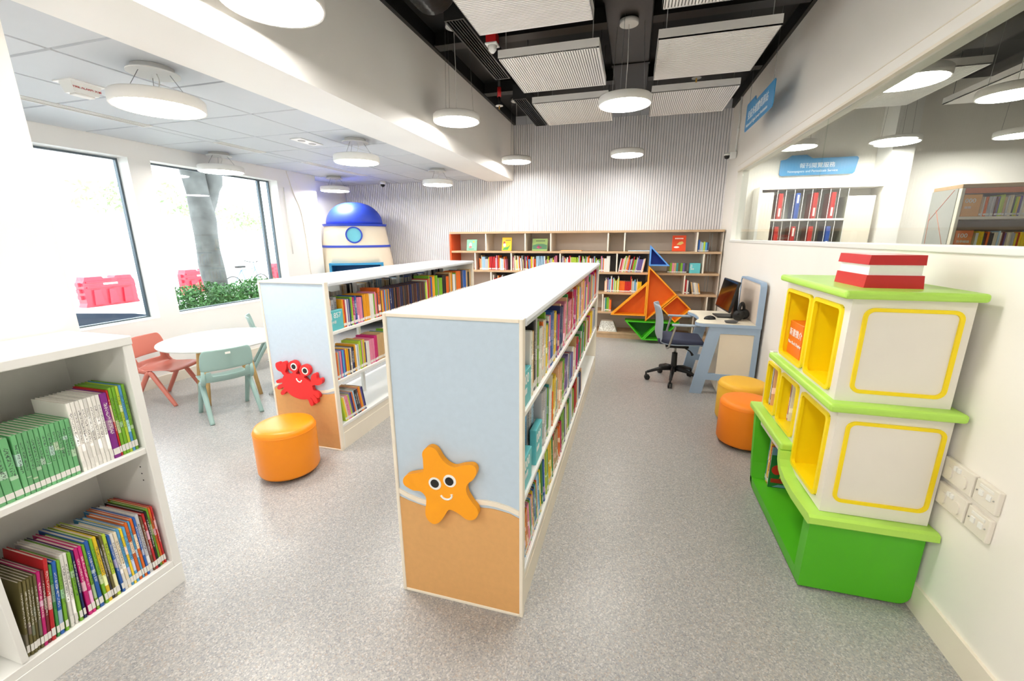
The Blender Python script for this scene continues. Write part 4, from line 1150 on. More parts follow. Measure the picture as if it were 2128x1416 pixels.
ms = empty('computer_mouse', (.745, 4.30, .6857), math.radians(15), label='black mouse lying on the desk in front of the monitor', cat='mouse')
MB().lathe([(1, 0), (1.0, .25), (.85, .65), (.5, .92), (.02, 1)], n=20).build('shell', BLACKM, ms)
ms.children[0].scale = (.055, .033, .034)
MB().box(-.012, .012, -.002, .002, .0315, .036).build('wheel', DKGREY, ms)
MB().tube(curve_pts([(.05, 0, .012), (.06, .03, .004), (.05, .10, .004)], 5), .002, 5).build('cord', BLACKM, ms)
kbm = empty('cable_coil', (.90, 4.145, .6857), label='small coil of grey cable near the desk edge', cat='cable')
for k in range(3):
    r_ = .034 + .004 * k
    MB().tube([(r_ * 1.3 * math.cos(2 * PI * j / 24), r_ * .8 * math.sin(2 * PI * j / 24), .005 + .006 * k) for j in range(24)], .004, 6, closed=True).build('loop', mat('cable grey', (92, 92, 92), .5), kbm)
hp = empty('headphones', (1.02, 4.30, .6857), math.radians(-10), label='black over-ear headphones leaning on the desk screen', cat='headphones')
for s_ in (-1, 1):
    mb = MB().lathe([(.030, -.02), (.046, -.018), (.05, -.005), (.05, .008), (.04, .018), (.012, .021)], n=24)
    T = Matrix.Translation((-.035 if s_ < 0 else .012, s_ * .045, .055)) @ Matrix.Rotation(PI / 2 * -s_, 4, 'X')
    mb.v = [tuple(T @ Vector(v)) for v in mb.v]
    mb.build('ear_cup', BLACKM, hp)
arc = [(-.035 + (.0235 * (1 - math.cos(PI * k / 14))), -.06 + .12 * k / 14, .06 + .105 * math.sin(PI * k / 14)) for k in range(15)]
MB().tube(arc, .013, 8).build('headband', BLACKM, hp)

# task chair
tc_ = empty('task_chair', (.475, 4.43, 0), label='grey shell task chair with navy cushion at the desk', cat='chair')
SHELL = mat('shell grey plastic', (160, 174, 186), .4, var=.015)
NAVY = mat('navy wool', (58, 62, 84), .85, bump=.3, bscale=400)
for k, ang in enumerate((188, 260, 332, 44, 116)):
    t = math.radians(ang)
    c_, s_ = math.cos(t), math.sin(t)
    MB().tube([(c_ * .025, s_ * .025, .135), (c_ * .14, s_ * .14, .125), (c_ * .262, s_ * .262, .085)], [.026, .020, .014], 8).build('base_arm', BLACKM, tc_)
    ca = MB().tube([(c_ * .27, s_ * .27, .088), (c_ * .27, s_ * .27, .05)], .009, 8).build('caster_stem', BLACKM, tc_)
    for q in (-1, 1):
        mb = MB().lathe([(.02, -.009), (.028, -.006), (.028, .006), (.02, .009)], n=20)
        T = Matrix.Translation((c_ * .27 - s_ * .0115 * q - c_ * .012, s_ * .27 + c_ * .0115 * q - s_ * .012, .0285)) @ Matrix.Rotation(t, 4, 'Z') @ Matrix.Rotation(PI / 2, 4, 'X')
        mb.v = [tuple(T @ Vector(v)) for v in mb.v]
        mb.build('caster_wheel', BLACKM, ca)
MB().lathe([(.032, .10), (.03, .15), (.027, .30), (.025, .302)], n=20).build('column', BLACKM, tc_)
MB().lathe([(.013, .30), (.013, .37)], n=16).build('gas_lift', METALG, tc_)
MB().rbox(-.10, .12, -.08, .08, .365, .395, .01).build('mechanism', BLACKM, tc_)
MB().tube([(.08, -.07, .372), (.12, -.15, .362), (.135, -.175, .345), (.14, -.19, .335)], [.007, .006, .010, .013], 8).build('lever', BLACKM, tc_)
# one-piece shell: seat pan running up into the back
prof = [(.245, .405, .20), (.22, .415, .215), (.10, .408, .225), (-.03, .402, .225), (-.12, .408, .222), (-.175, .435, .22), (-.205, .48, .22), (-.214, .54, .222), (-.206, .62, .222), (-.214, .70, .215), (-.235, .77, .195), (-.244, .80, .17), (-.246, .81, .14)]
n = 14; v = []; f = []
for i, (px_, pz, hw) in enumerate(prof):
    for k in range(n + 1):
        u = -1 + 2 * k / n
        b_ = .055 if i > 5 else 0
        v.append((px_ + b_ * u * u, u * hw, pz + (.02 * u * u if i <= 5 else 0)))
for i in range(len(prof) - 1):
    for k in range(n):
        f.append((i * (n + 1) + k, i * (n + 1) + k + 1, (i + 1) * (n + 1) + k + 1, (i + 1) * (n + 1) + k))
sh = MB().add(v, f, 0, True).build('shell', SHELL, tc_)
md = sh.modifiers.new('thickness', 'SOLIDIFY'); md.thickness = .011; md.offset = -1
md = sh.modifiers.new('soft', 'SUBSURF'); md.levels = 1; md.render_levels = 2
mb = MB().rbox(-.185, .245, -.205, .205, .425, .485, .028, 4)
mb.v = [(v_[0], v_[1], v_[2] + .012 * (1 - (v_[0] / .25) ** 2) * (1 - (v_[1] / .22) ** 2) * (1 if v_[2] > .45 else 0) - (.02 * max(0, v_[0] - .15) / .1 if v_[2] > .44 else 0)) for v_ in mb.v]
mb.build('cushion', NAVY, tc_)
for s_ in (-1, 1):
    MB().tube(curve_pts([(-.10, s_ * .20, .395), (-.085, s_ * .245, .42), (-.055, s_ * .262, .56), (-.04, s_ * .262, .628)], 5), .010, 8).build('arm_post', METALG, tc_)
    MB().rbox(-.075, .17, s_ * .262 - .022, s_ * .262 + .022, .628, .648, .008, 3).build('arm_pad', SHELL, tc_)

# ------------------------------------------------------------------ rocket in the corner
ro = empty('rocket_nook', (-4.29, 5.97, 0), math.radians(32), label='cream rocket with a royal blue nose standing in the corner', cat='play structure')
ROCK = mat('rocket cream', (244, 232, 208), .5, var=.015)
RBLUE = mat('rocket blue', (46, 76, 200), .5, var=.02)
RDEEP = mat('rocket doorway blue', (24, 108, 168), .5)
def rw(z):          # half width
    return .455 + (.565 - .455) * max(0, min(1, (1.66 - z) / .70))
RD = .86            # depth ratio
def rock_ring(z, n=72, off=0.):
    r = rw(z) + off
    return [(r * math.cos(2 * PI * k / n), r * RD * math.sin(2 * PI * k / n), z) for k in range(n)]
n = 72
door0, door1 = int(n * (270 - 42) / 360), int(n * (270 + 42) / 360)
zs = [0, .35, .7, 1.075, 1.2, 1.34, 1.5, 1.66]
v = []; f = []
for z in zs: v += rock_ring(z)
for i in range(len(zs) - 1):
    for k in range(n):
        if zs[i + 1] <= 1.08 and door0 <= k < door1: continue
        k2 = (k + 1) % n
        f.append((i * n + k, i * n + k2, (i + 1) * n + k2, (i + 1) * n + k))
bd = MB().add(v, f, 0, True).build('body', ROCK, ro)
md = bd.modifiers.new('thickness', 'SOLIDIFY'); md.thickness = .02; md.offset = -1
# doorway lining
xa = rw(1.0) * math.cos(math.radians(228)); xb = -xa
yy = rw(1.0) * RD * math.sin(math.radians(228))
fr_ = MB().box(xa - .02, xa + .015, yy - .07, yy + .05, 0, 1.09).box(xb - .015, xb + .02, yy - .07, yy + .05, 0, 1.09).box(xa + .015, xb - .015, yy - .125, yy + .05, 1.06, 1.09)
fr_.build('door_frame', mat('rocket frame blue', (52, 150, 200), .4), ro)
MB().box(xa + .012, xb - .012, .12, .14, 0.3, 1.06).box(xa, xa + .012, yy + .05, .12, 0, 1.06).box(xb - .012, xb, yy + .05, .12, 0, 1.06).box(xa + .012, xb - .012, yy + .04, .12, 1.05, 1.06).box(xa + .012, xb - .012, yy, .14, .28, .30).build('nook_lining', RDEEP, ro)
for z in (1.655, 1.335):
    v = rock_ring(z - .016, 72, .012) + rock_ring(z + .016, 72, .014 if z < 1.5 else .028) + rock_ring(z + .016, 72, -.02) + rock_ring(z - .016, 72, -.02)
    f = [(a * 72 + k, a * 72 + (k + 1) % 72, ((a + 1) % 4) * 72 + (k + 1) % 72, ((a + 1) % 4) * 72 + k) for a in range(4) for k in range(72)]
    MB().add(v, f, 0, False).build('band', RBLUE, ro)
dome = [(.425 * math.cos(PI / 2 * k / 12) ** .85, 1.67 + .335 * math.sin(PI / 2 * k / 12)) for k in range(12)] + [(.015, 2.005)]
MB().lathe(dome, n=64, sy=RD).build('nose', RBLUE, ro)
mb = MB().ring(circ(.0, 0, .122, 40), circ(.0, 0, .102, 40), 'y', -.03, .03)
T = Matrix.Translation((.0, -rw(1.5) * RD * .995, 1.505))
mb.v = [tuple(T @ Vector(v_)) for v_ in mb.v]
po = mb.build('porthole', RBLUE, ro)
mb = MB().prism(circ(0, 0, .104, 40), 'y', -.016, .02)
mb.v = [tuple(T @ Vector(v_)) for v_ in mb.v]
mb.build('porthole_pane', mat('porthole aqua', (118, 208, 226), .3), po)

# ------------------------------------------------------------------ small fittings
# sockets and switch plates on the partition
def plate(y0, y1, z0, z1, kind, label, name):
    w = y1 - y0; h = z1 - z0
    o = empty(name, (XR, (y0 + y1) / 2, z0), label=label, cat='socket', group='plates on the partition wall')
    MB().rbox(-.016, -.0, -w / 2, w / 2, 0, h, .004, 2).build('plate', SOCK, o)
    if kind == 'gang':
        for s_ in (-1, 1):
            MB().prism([(p[0] + s_ * w * .24, p[1] + h * .42) for p in rrect(-.017, .017, -.022, .022, .014)], 'x', -.021, -.015).build('socket_cover', SOCK, o)
            MB().rbox(-.022, -.015, s_ * w * .06 - .006, s_ * w * .06 + .006, h * .66, h * .86, .001, 1).build('rocker', WHITE, o)
    else:
        for s_ in (-1, 1):
            MB().rbox(-.020, -.015, s_ * .016 - .008, s_ * .016 + .008, h * .42, h * .66, .001, 1).build('data_port', WHITE, o)
            MB().tube([(-.0185, s_ * .034, h * .54), (-.0155, s_ * .034, h * .54)], .0025, 8).build('screw', METALG, o)
        MB().rbox(-.0175, -.015, -.028, .028, h * .74, h * .88, .001, 1).build('name_strip', LABELW, o)
plate(1.622, 1.765, .588, .670, 'gang', 'upper double socket plate beside the toy ship', 'socket_plate')
plate(1.625, 1.765, .485, .569, 'gang', 'lower double socket plate beside the toy ship', 'socket_plate')
plate(1.520, 1.614, .588, .670, 'data', 'upper data outlet plate nearest the camera', 'data_plate')
plate(1.522, 1.616, .484, .568, 'data', 'lower data outlet plate nearest the camera', 'data_plate')

# hanging blue sign in front of the partition
SIGNB = mat('sign blue', (58, 150, 208), .35, var=.02)
sg = empty('hanging_sign', (1.0, 4.55, 2.46), label='blue hanging sign with white lettering in front of the partition', cat='sign')
ol = [(-.44, .02), (-.41, .0), (.46, .0), (.47, .22), (.45, .245), (.12, .235), (.05, .235), (.03, .255), (-.42, .215), (-.44, .19)]
ol = [(-.445, .03), (-.425, 0), (.45, 0), (.468, .02), (.468, .235), (.45, .25), (.16, .25), (.13, .205), (-.43, .205), (-.445, .19)]
MB().prism(ol, 'x', -.003, .003).build('board', SIGNB, sg)
text('\u5152\u7ae5\u591a\u5a92\u9ad4\u8cc7\u8a0a\u7ad9', .085, INKW, sg, frame_mtx((-.0036, .39, .095), (0, -1, 0), (0, 0, 1)))
text('Multimedia & Digital Service Workstation', .042, INKW, sg, frame_mtx((-.0036, .42, .03), (0, -1, 0), (0, 0, 1)))
for y_ in (-.38, .38):
    MB().tube([(0, y_, .2), (0, y_, ZC + .12 - 2.46)], .0016, 5).build('wire', WIRE, sg)
# cctv, pipe, dome camera, fire alarm, detectors, emergency light
cc = empty('security_camera', (1.11, 6.12, 2.395), label='small white dome camera on the partition near the back wall', cat='camera')
MB().rbox(-.03, .045, -.04, .04, .0, .075, .01).build('bracket', WHITE, cc)
MB().lathe([(.005, -.034), (.024, -.025), (.034, 0), (.03, .01)], (-.055, 0, .03), 20).build('dome', BLACKM, cc)
MB().lathe([(.038, .0), (.038, .03)], (-.055, 0, .036), 20).build('collar', WHITE, cc)
MB().tube([(-.055, 0, .045), (0, 0, .045)], .02, 10).build('arm', WHITE, cc)
pp = empty('conduit_pipe', (1.148, 6.12, 2.475), label='slim white conduit rising from the dome camera', cat='pipe')
MB().tube([(0, 0, 0), (0, 0, .61)], .011, 8).build('tube', WHITE, pp)
MB().tube([(0, 0, .24), (0, 0, .27)], .015, 8).build('coupling', WHITE, pp)
dc = empty('dome_camera', (-3.94, 6.30, ZL), label='white ceiling dome camera near the rocket', cat='camera')
MB().lathe([(.03, -.05), (.045, -.045), (.048, -.001)], n=24).build('collar', WHITE, dc)
MB().lathe([(.004, -.088), (.022, -.08), (.033, -.06), (.033, -.049)], n=24).build('dome', BLACKM, dc)
fa = empty('fire_alarm', (-3.20, 1.96, ZL), label='white fire alarm box with red lettering on the tiled ceiling', cat='alarm')
MB().box(-.075, .075, -.09, .09, -.006, 0).build('base_plate', WHITE, fa)
MB().add([(-.05, -.075, -.006), (.05, -.075, -.006), (.05, .075, -.006), (-.05, .075, -.006), (-.04, -.06, -.06), (.04, -.06, -.06), (.04, .06, -.06), (-.04, .06, -.06)], [(0, 1, 2, 3), (4, 7, 6, 5), (0, 4, 5, 1), (1, 5, 6, 2), (2, 6, 7, 3), (3, 7, 4, 0)]).build('housing', WHITE, fa)
MB().rbox(-.025, .025, -.05, .05, -.07, -.059, .004).build('lens', LAMPB, fa)
text('FIRE ALARM \u706b\u8b66', .0185, INKR, fa, frame_mtx((.0475, -.066, -.037), (0, 1, 0), (-.18, 0, .98)))
em = empty('emergency_light', (-3.03, 3.60, ZL), label='white twin spot emergency light recessed in the tiled ceiling', cat='emergency light')
MB().rbox(-.06, .06, -.15, .15, -.008, .0, .003).build('plate', WHITE, em)
for s_ in (-1, 1):
    MB().lathe([(.028, -.012), (.034, -.008)], (0, s_ * .07, 0), 20).build('spot', METALG, em)
fd = empty('fire_detector', (-1.115, 3.42, 2.84), label='red and white fire detector at the corner of an acoustic board', cat='detector')
MB().rbox(-.04, .04, -.04, .04, .03, .10, .004).build('red_box', RED, fd)
MB().rbox(-.046, .046, -.046, .046, .018, .03, .003).build('collar', WHITE, fd)
MB().lathe([(.012, -.03), (.03, -.01), (.036, .018)], n=20).build('sensor', WHITE, fd)
MB().tube([(0, 0, .1), (0, 0, ZC + .12 - 2.84)], .008, 8).build('drop_rod', BLACKM, fd)
for k, (x_, y_, lab) in enumerate(((-1.47, 4.72, 'ceiling sprinkler with a red collar beside the black grille'), (.45, 4.46, 'ceiling sprinkler between two acoustic boards on the partition side'))):
    sk = empty('sprinkler', (x_, y_, 2.80), label=lab, cat='sprinkler', group='sprinkler heads')
    MB().lathe([(.04, .022), (.04, .026)], n=20).build('plate', METALG, sk)
    MB().tube([(0, 0, -.01), (0, 0, .03)], .007, 8).build('head', mat('brass', (180, 140, 70), .3, metal=.9), sk)
    MB().tube([(0, 0, .026), (0, 0, .11)], .014, 8).build('stem', BLACKM, sk)
    MB().tube([(0, 0, .11), (0, 0, .20)], .022, 8).build('collar', RED if k == 0 else BLACKM, sk)
    MB().tube([(0, 0, .20), (0, 0, ZC + .12 - 2.80)], .014, 8).build('drop_pipe', BLACKM, sk)
wcbl = empty('wall_cable', (XW + .004, 5.0, 0), label='thin white cable running down the wall beside the second window', cat='cable')
MB().tube([(0, -.12, 1.25), (0, -.14, 2.12)], .006, 6).build('cord_pole', WHITE, wcbl)
MB().tube(curve_pts([(0, -.06, 2.34), (0, .03, 2.05), (0, .12, 1.85), (0, .16, 1.5), (0, .18, .9)], 6), .004, 6).build('cord', CREAM, wcbl)

# ------------------------------------------------------------------ the room beyond the glass
NX0, NX1 = XR + .12, 5.6
struct('wall_far_room_back', MB().box(NX0, NX1, YB - .0, YB + .15, 0, 3.3), WALLR, label='cream back wall of the room beyond the glass', cat='wall')
struct('wall_far_room_side', MB().box(NX1, NX1 + .1, YF, YB + .1, 0, 3.3), WALLR, label='cream side wall of the room beyond the glass', cat='wall')
struct('wall_far_room_front', MB().box(NX0, NX1, YF - .12, YF, 0, 3.3), WALLR, label='cream near wall of the room beyond the glass', cat='wall')
struct('ceiling_far_room', MB().box(NX0, NX1, YF, YB, ZC + .12, ZC + .2), BLACK, label='black open ceiling of the room beyond the glass', cat='ceiling')
struct('pillar_far_room', MB().box(2.84, 3.06, 6.28, YB, 0, ZC + .12), WALL, label='white pilaster beside the newspaper cabinet beyond the glass', cat='pillar')
for k, (x_, y_, lab) in enumerate(((2.15, 5.1, 'plain acoustic board beyond the glass, over the newspaper cabinet'), (2.3, 2.6, 'plain acoustic board beyond the glass, nearest the partition top'), (3.4, 5.2, 'plain acoustic board beyond the glass, right of the cabinet'), (3.6, 3.2, 'plain acoustic board beyond the glass, over the tall bookshelf'))):
    slot_board(x_, y_, .9, 1.1, 'y', lab, z=2.75)
for x_, y_, lab in ((1.70, 3.71, 'largest lit pendant lamp beyond the glass'), (2.60, 4.25, 'pendant lamp beyond the glass at the right edge'), (1.74, 5.9, 'pendant lamp beyond the glass above the blue newspaper sign'), (2.72, 5.95, 'pendant lamp beyond the glass above the newspaper cabinet'), (3.75, 5.9, 'small pendant lamp beyond the glass at the right edge')):
    pendant(lab, x_, y_, 2.44, ZC + .12, .205, 'pendant lamps beyond the glass', False)
# newspaper cabinet
nc = empty('newspaper_cabinet', (2.22, 6.3, 0), label='white newspaper cabinet with clear dividers beyond the glass', cat='cabinet')
MB().rbox(-.71, .735, 0, .30, 2.03, 2.07, .003).build('top', WHITE, nc)
MB().rbox(-.71, -.675, 0, .30, 0, 2.03, .003).build('side', WHITE, nc)
MB().rbox(.70, .735, 0, .30, 0, 2.03, .003).build('side', WHITE, nc)
MB().box(-.675, .70, .29, .30, 0, 2.03).build('back', WHITE, nc)
MB().rbox(-.675, -.535, .004, .29, 0, 1.995, .003).build('door', CREAM, nc)
MB().rbox(.275, .56, .004, .29, 0, 1.93, .003).build('door', CREAM, nc)
for z in (1.645, 1.24, .84, .44, .05):
    MB().rbox(-.535, .275, .01, .29, z, z + .024, .002).build('shelf', WHITE, nc)
ACR = glass_mat('clear acrylic', (.9, .92, .9), .08)
for k in range(9):
    x_ = -.50 + k * .096
    dv_ = MB().box(x_, x_ + .004, .004, .28, 1.27, 1.64).box(x_, x_ + .004, .004, .28, 1.67, 2.02).build('divider', ACR, nc)
    MB().box(x_ - .001, x_ + .005, -.001, .004, 1.27, 1.64).box(x_ - .001, x_ + .005, -.001, .004, 1.67, 2.02).build('divider_edge', WHITE, dv_)
bc = 0
for row, z in (('upper', 1.6695), ('lower', 1.2645)):
    for k, c in enumerate(('red', 'blue', 'red', 'red') if row == 'upper' else ('red', 'red', 'red', 'blue')):
        x_ = 2.22 - .485 + (0, .192, .384, .576)[k] + (.012 if row == 'upper' else 0.01)
        lab = '%s newspaper binder, %s from the left, %s row of the cabinet' % (c, orderd(k + 1), row)
        o = empty('binder', (x_, 6.31, z), label=lab, cat='binder', group='newspaper binders beyond the glass')
        MB().rbox(0, .045, 0, .24, 0, .31, .003, 1).build('cover', mat('binder ' + c, (196, 44, 42) if c == 'red' else (40, 84, 170), .4), o)
        MB().box(.012, .033, -.001, .002, .03 if k != 1 else .19, .13 if k != 1 else .29).build('spine_label', LABELW, o)
        MB().box(.045, .064, .03, .22, 0.0, .27).build('newsprint', mat('newsprint %d' % (k % 2), ((176, 150, 140), (150, 150, 152))[k % 2], .8, var=.5, scale=30), o)
ns = empty('wall_sign', (2.2, 6.60, 2.22), label='blue newspapers and periodicals sign beyond the glass', cat='sign')
ol = [(-.42, .02), (-.40, 0), (.40, 0), (.42, .02), (.44, .18), (.42, .2), (-.06, .2), (-.13, .245), (-.30, .245), (-.36, .2), (-.42, .19)]
MB().prism(ol, 'y', -.03, -.012).build('board', SIGNB, ns)
MB().box(-.2, .2, -.012, .015, .05, .1).build('mount', WHITE, ns)
text('\u5831\u520a\u95b1\u89bd\u670d\u52d9', .066, INKW, ns, frame_mtx((-.20, -.0308, .092), (1, 0, 0), (0, 0, 1)))
text('Newspapers and Periodicals Service', .041, INKW, ns, frame_mtx((-.33, -.0308, .035), (1, 0, 0), (0, 0, 1)), squeeze=.94)
# bookshelf at the right edge beyond the glass
rb = empty('bookshelf', (2.0, 3.5, 0), label='tall cream bookshelf of light coloured books beyond the glass', cat='bookshelf')
MB().rbox(0, 1.6, 0, .28, 1.745, 1.77, .003).build('top', WOODT, rb)
MB().rbox(-.0, .018, 0, .28, 0, 1.745, .002).build('side', CREAM, rb)
MB().box(-.004, 0.0, .03, .28, 0, 1.745).build('side_panel', mat('grey laminate', (176, 176, 172), .5), rb)
for a_, b_ in (((.06, 1.74), (.26, 1.55)), ((.20, 1.62), (.05, 1.36)), ((.26, 1.6), (.24, 1.3))):
    MB().tube([(-.0045, a_[0], a_[1]), (-.0045, b_[0], b_[1])], .0015, 5).build('orange_line', mat('orange line', (214, 110, 70), .5), rb)
MB().rbox(1.58, 1.6, 0, .28, 0, 1.745, .002).build('side', CREAM, rb)
MB().box(.018, 1.58, .27, .28, 0, 1.745).build('back', mat('shelf back grey', (150, 142, 134), .6), rb)
MB().box(.018, 1.58, .002, .012, 1.712, 1.744).build('header', mat('header orange', (216, 122, 78), .5), rb)
for z in (1.552, 1.345, 1.1, .8, .5, .2):
    MB().rbox(.018, 1.58, .004, .27, z, z + .018, .002).build('shelf', CREAM, rb)
guide(2.068, 3.503, 1.5705, '-y', .094, .135, .1, '000', 'peach guide block on the upper shelf beyond the glass', m=mat('guide peach', (238, 176, 104), .4), sz=.038, small='\u7e3d\u985e')
guide(2.068, 3.503, 1.3635, '-y', .094, .12, .1, '100', 'coral guide block on the lower shelf beyond the glass', m=mat('guide coral', (238, 130, 78), .4), sz=.038, small='\u54f2\u5b78\u7e3d\u8ad6')
NB = 'bookshelf beyond the glass'
LC2 = ['white', 'cream', 'white', 'silver grey', 'tan', 'maroon', 'peach', 'pale blue', 'charcoal', 'red', 'yellow', 'orange', 'violet', 'lime']
row_books(('upper shelf', NB, 'left'), '-y', 3.515, 2.125, 2.62, 1.57, rand_specs(40, LC2 + ['white', 'cream'], (.008, .013), (.115, .135), .1), depth=(.1, .12), weight=1)
row_books(('lower shelf', NB, 'left'), '-y', 3.515, 2.125, 2.62, 1.363, rand_specs(40, LC2 + ['white', 'cream'], (.008, .013), (.10, .115), .1), depth=(.1, .12), weight=1)

# ------------------------------------------------------------------ outdoors
struct('ground_outside', MB().box(-60, XO - .0, -30, 60, -.34, -.18), mat('pale paving', (206, 206, 200), .8, var=.08, scale=1), label='pale paved ground outside the windows', cat='ground')
BARK = mat('grey bark', (92, 92, 90), .85, var=.35, scale=5, bump=.8, bscale=14)
LEAF = mat('hedge leaf', (70, 118, 60), .5, var=.4, scale=3)
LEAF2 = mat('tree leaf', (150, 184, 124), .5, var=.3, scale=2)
tr = empty('tree', (-7.0, 5.72, -.18), label='grey tree trunk standing outside the second window', cat='tree')
pts = []; rs = []
for k in range(22):
    z = k * .24
    pts.append((-.0 - .02 * k * .24, -.02 - .035 * z * .6 + .02 * math.sin(k * .9), z)); rs.append(.185 - .006 * z + .010 * math.sin(k * 1.7) + (.05 if k == 0 else 0))
MB().tube(pts, rs, 18).build('trunk', BARK, tr)
fk = [(0, -.01 - .02, 2.0), (.02, .16, 2.45), (.03, .22, 2.9), (.05, .30, 3.6), (.1, .5, 5.0)]
MB().tube(curve_pts(fk, 4), [.10] * 5 + [.14] * 12, 14).build('fork', BARK, tr)
def leaf_cloud(n, boxes, size, seed):
    rnd = random.Random(seed)
    v = []; f = []
    for _ in range(n):
        c, rad = rnd.choice(boxes)
        while True:
            d = Vector((rnd.uniform(-1, 1), rnd.uniform(-1, 1), rnd.uniform(-1, 1)))
            if d.length < 1: break
        p = Vector((c[0] + d.x * rad[0], c[1] + d.y * rad[1], c[2] + d.z * rad[2]))
        a_ = Vector((rnd.gauss(0, 1), rnd.gauss(0, 1), rnd.gauss(0, 1))).normalized()
        b_ = a_.cross(Vector((rnd.gauss(0, 1), rnd.gauss(0, 1), rnd.gauss(0, 1)))).normalized()
        s_ = size * rnd.uniform(.7, 1.3)
        i = len(v)
        v += [p - a_ * s_, p + b_ * s_ * .38 + a_ * s_ * .1, p + a_ * s_, p - b_ * s_ * .38 + a_ * s_ * .1]
        f.append((i, i + 1, i + 2, i + 3))
    return MB().add(v, f, 0, False)
crown = [((0, 1.2 * k - 2.4, 5.6 + .4 * (k % 2)), (1.4, 1.0, .9)) for k in range(5)]
leaf_cloud(5000, crown, .09, 3).build('crown', LEAF2, tr, kind='stuff')
hg = empty('hedge', (-6.0, 5.2, -.18), label='clipped green hedge outside the second window', cat='hedge')
leaf_cloud(24000, [((0, -.8 + .3 * k, .68 + .03 * math.sin(k * 2.1)), (.33, .26, .33)) for k in range(15)], .03, 5).build('foliage', LEAF, hg, kind='stuff')
MB().box(-.3, .3, -1.05, 3.7, .0, .34).build('planter', mat('planter concrete', (190, 190, 186), .8), hg)
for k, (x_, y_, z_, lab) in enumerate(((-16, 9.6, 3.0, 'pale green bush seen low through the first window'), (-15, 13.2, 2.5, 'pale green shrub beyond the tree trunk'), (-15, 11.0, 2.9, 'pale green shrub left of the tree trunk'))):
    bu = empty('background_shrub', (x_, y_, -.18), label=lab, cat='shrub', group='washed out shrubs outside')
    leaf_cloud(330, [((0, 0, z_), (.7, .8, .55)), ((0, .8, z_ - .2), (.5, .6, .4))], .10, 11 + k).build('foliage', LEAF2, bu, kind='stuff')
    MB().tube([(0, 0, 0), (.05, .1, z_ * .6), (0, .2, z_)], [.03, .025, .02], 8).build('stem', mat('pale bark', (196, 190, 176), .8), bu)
REDP = mat('barrier red plastic', (214, 44, 62), .4, var=.04)
def barrier(y0, w, x, label, rz=0):
    o = empty('water_barrier', (x, y0 + w / 2, -.18), rz, label=label, cat='barrier', group='red water filled barriers')
    h = .74
    body = [(-w / 2, .0), (w / 2, .0), (w / 2 * .94, .10), (w / 2 * .94, .60), (w / 2 * .88, .66), (w / 2 * .84, h), (w / 2 * .25, h), (w / 2 * .2, h - .05), (-w / 2 * .2, h - .05), (-w / 2 * .25, h), (-w / 2 * .84, h), (-w / 2 * .88, .66), (-w / 2 * .94, .60), (-w / 2 * .94, .10)]
    MB().prism(body, 'x', -.14, .14).build('body', REDP, o)
    for s_ in (-1, 0, 1):
        MB().prism([(s_ * w * .27 - .10, .05), (s_ * w * .27 + .10, .05), (s_ * w * .27 + .07, .42), (s_ * w * .27 - .07, .42)], 'x', .14, .19).build('rib', REDP, o)
    MB().box(.14, .165, -w * .42, w * .42, .47, .50).build('rail', REDP, o)
    MB().box(.14, .165, -w * .42, w * .42, .60, .63).build('rail', REDP, o)
    MB().box(.14, .146, -w * .12, w * .14, .53, .575).build('plate', LABELW, o)
    for z in (.12, .28, .44):
        MB().box(-.06, .06, w / 2 * .94, w / 2 + .02, z, z + .09).build('hinge_lug', REDP, o)
        MB().box(-.06, .06, -w / 2 - .02, -w / 2 * .94, z + .08, z + .17).build('hinge_lug', REDP, o)
barrier(6.95, 1.2, -13, 'red plastic barrier seen through the first window')
barrier(9.42, 1.1, -13, 'red plastic barrier seen left of the tree trunk')
barrier(12.75, 1.1, -13, 'red plastic barrier seen at the right of the second window')
# parked bicycle and car beyond the hedge
bi = empty('bicycle', (-11, 9.9, -.18), PI / 2, label='parked bicycle beyond the hedge', cat='bicycle')
for s_ in (-.48, .48):
    w_ = MB().tube([(s_ + .29 * math.cos(2 * PI * k / 24), 0, .30 + .29 * math.sin(2 * PI * k / 24)) for k in range(24)], .014, 6, closed=True).build('wheel', BLACKM, bi)
FR = mat('bicycle frame', (120, 140, 160), .4, metal=.4)
for a_, b_ in (((-.48, .30), (-.15, .75)), ((-.15, .75), (.32, .78)), ((.32, .78), (.48, .30)), ((-.15, .75), (0, .3)), ((0, .3), (.32, .74)), ((-.48, .3), (0, .3)), ((.32, .78), (.30, .95))):
    MB().tube([(a_[0], 0, a_[1]), (b_[0], 0, b_[1])], .014, 6).build('frame_tube', FR, bi)
MB().tube([(.22, -.25, 1.0), (.30, -.1, .96), (.30, .1, .96), (.22, .25, 1.0)], .012, 6).build('handlebar', BLACKM, bi)
MB().rbox(-.3, -.04, -.07, .07, .82, .88, .02).build('saddle', BLACKM, bi)
ca = empty('car', (-6.15, 1.40, -.18), PI / 2, label='dark blue car bonnet just above the first window sill', cat='car')
ca.scale = (1.16, 1.1, 1.18)
CARB = mat('car dark blue', (46, 62, 86), .25, metal=.3)
side = [(-2.0, .2), (2.0, .2), (2.03, .45), (1.95, .62), (1.6, .71), (.95, .82), (.25, 1.32), (-1.2, 1.36), (-1.9, .9), (-2.02, .7)]
MB().prism(side, 'y', -.8, .8).build('body', CARB, ca)
MB().prism([(.95, .835), (.27, 1.325), (.18, 1.30), (.80, .83)], 'y', -.7, .7).build('windscreen', GLOSS, ca)
for x_ in (-1.25, 1.25):
    for y_ in (-.72, .72):
        mb = MB().lathe([(.05, -.1), (.29, -.095), (.3, -.08), (.3, .08), (.29, .095), (.05, .1)], n=24)
        mb.v = [(v_[0] + x_, v_[2] + y_, v_[1] + .3) for v_ in mb.v]
        mb.build('wheel', BLACKM, ca)

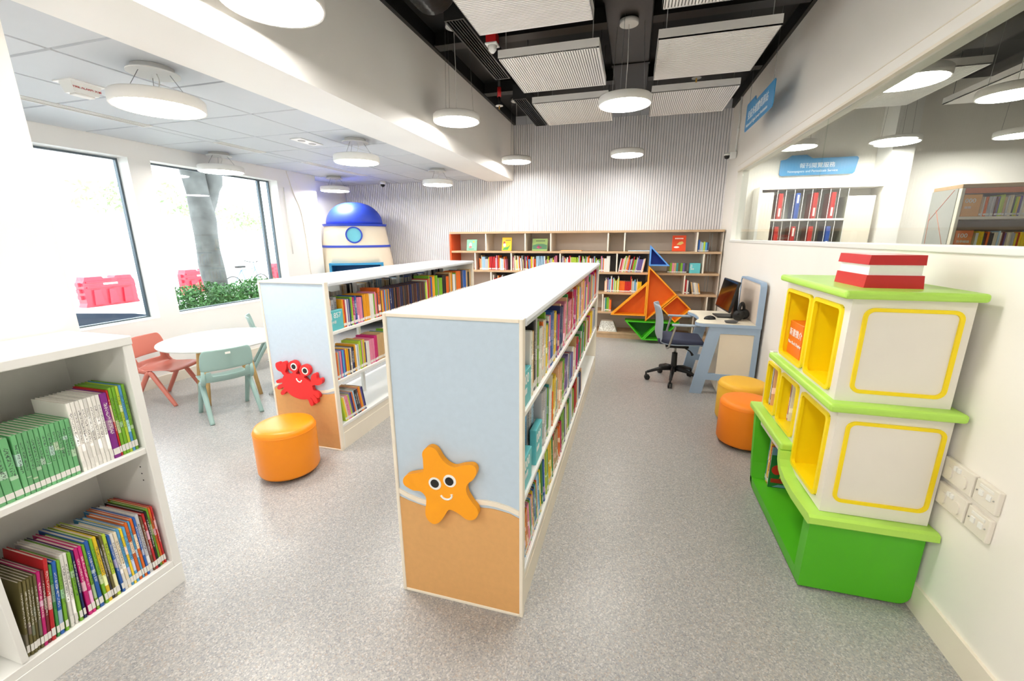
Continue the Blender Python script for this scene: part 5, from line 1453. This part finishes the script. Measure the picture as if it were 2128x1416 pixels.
# ------------------------------------------------------------------ place the books
def project(p):
    d = Vector(p) - Vector((0, 0, CAM_H))
    zc = d.dot(fwd)
    return zc
def bmat(b):
    return Matrix.Translation(b['pos']) @ Matrix.Rotation(b['rz'], 4, 'Z') @ Matrix.Rotation(b['lean'], 4, 'X') @ Matrix.Diagonal((*b['dims'], 1))
ROWCOUNT = {}
for b in BOOKS:
    ROWCOUNT[b['row']] = ROWCOUNT.get(b['row'], 0) + 1
    b['n'] = ROWCOUNT[b['row']]
    dist = max(.3, project(b['pos']))
    view = abs(b['pos'][0] - .0) / dist if b['rz'] in (0, PI) else 1.
    b['score'] = b['w'] * b['dims'][2] * b['dims'][1] * min(1, view + .25) / dist ** 2
BOOKS.sort(key=lambda b: -b['score'])
NIND = 272
stuffb = MB(); stuffc = []
uni = [(cover_unit(), None), (pages_unit(), (228, 220, 206)), (label_unit(), (238, 236, 230))]
seen = set()
for i, b in enumerate(BOOKS):
    M = bmat(b)
    if i < NIND:
        shelf, case, end = b['row']
        lab = '%s book, %s from the %s end, %s of the %s' % (b['col'], orderd(b['n']), end, shelf, case)
        if b['detail']:
            o = link('book', ME_COVER, None)
            for nm, me in (('pages', ME_PAGES), ('call_number_label', ME_LABEL)):
                link(nm, me, None, o)
        else:
            o = link('book', ME_BOOK, None)
        o.location = b['pos']
        o.rotation_mode = 'XYZ'
        o.rotation_euler = (b['lean'], 0, b['rz'])
        o.scale = b['dims']
        c = lin(PAL[b['col']])
        q = random.uniform(.85, 1.15)
        o.color = (*[min(1, x_ * q) for x_ in c], 1)
        tag(o, lab, 'book', 'books on the %s' % case)
    else:
        c = lin(PAL[b['col']])
        for u, cc_ in uni:
            stuffb.add([M @ Vector(v_) for v_ in u.v], u.f)
            col = (*(lin(cc_) if cc_ else c), 1)
            stuffc += [col] * len(u.v)
so_ = stuffb.build('book_rows', book_mat('far book print', True), label='remaining rows of small books on the far shelves', cat='books', kind='stuff')
at = so_.data.color_attributes.new('bcol', 'FLOAT_COLOR', 'POINT')
flat = [x_ for c in stuffc for x_ in c]
at.data.foreach_set('color', flat)
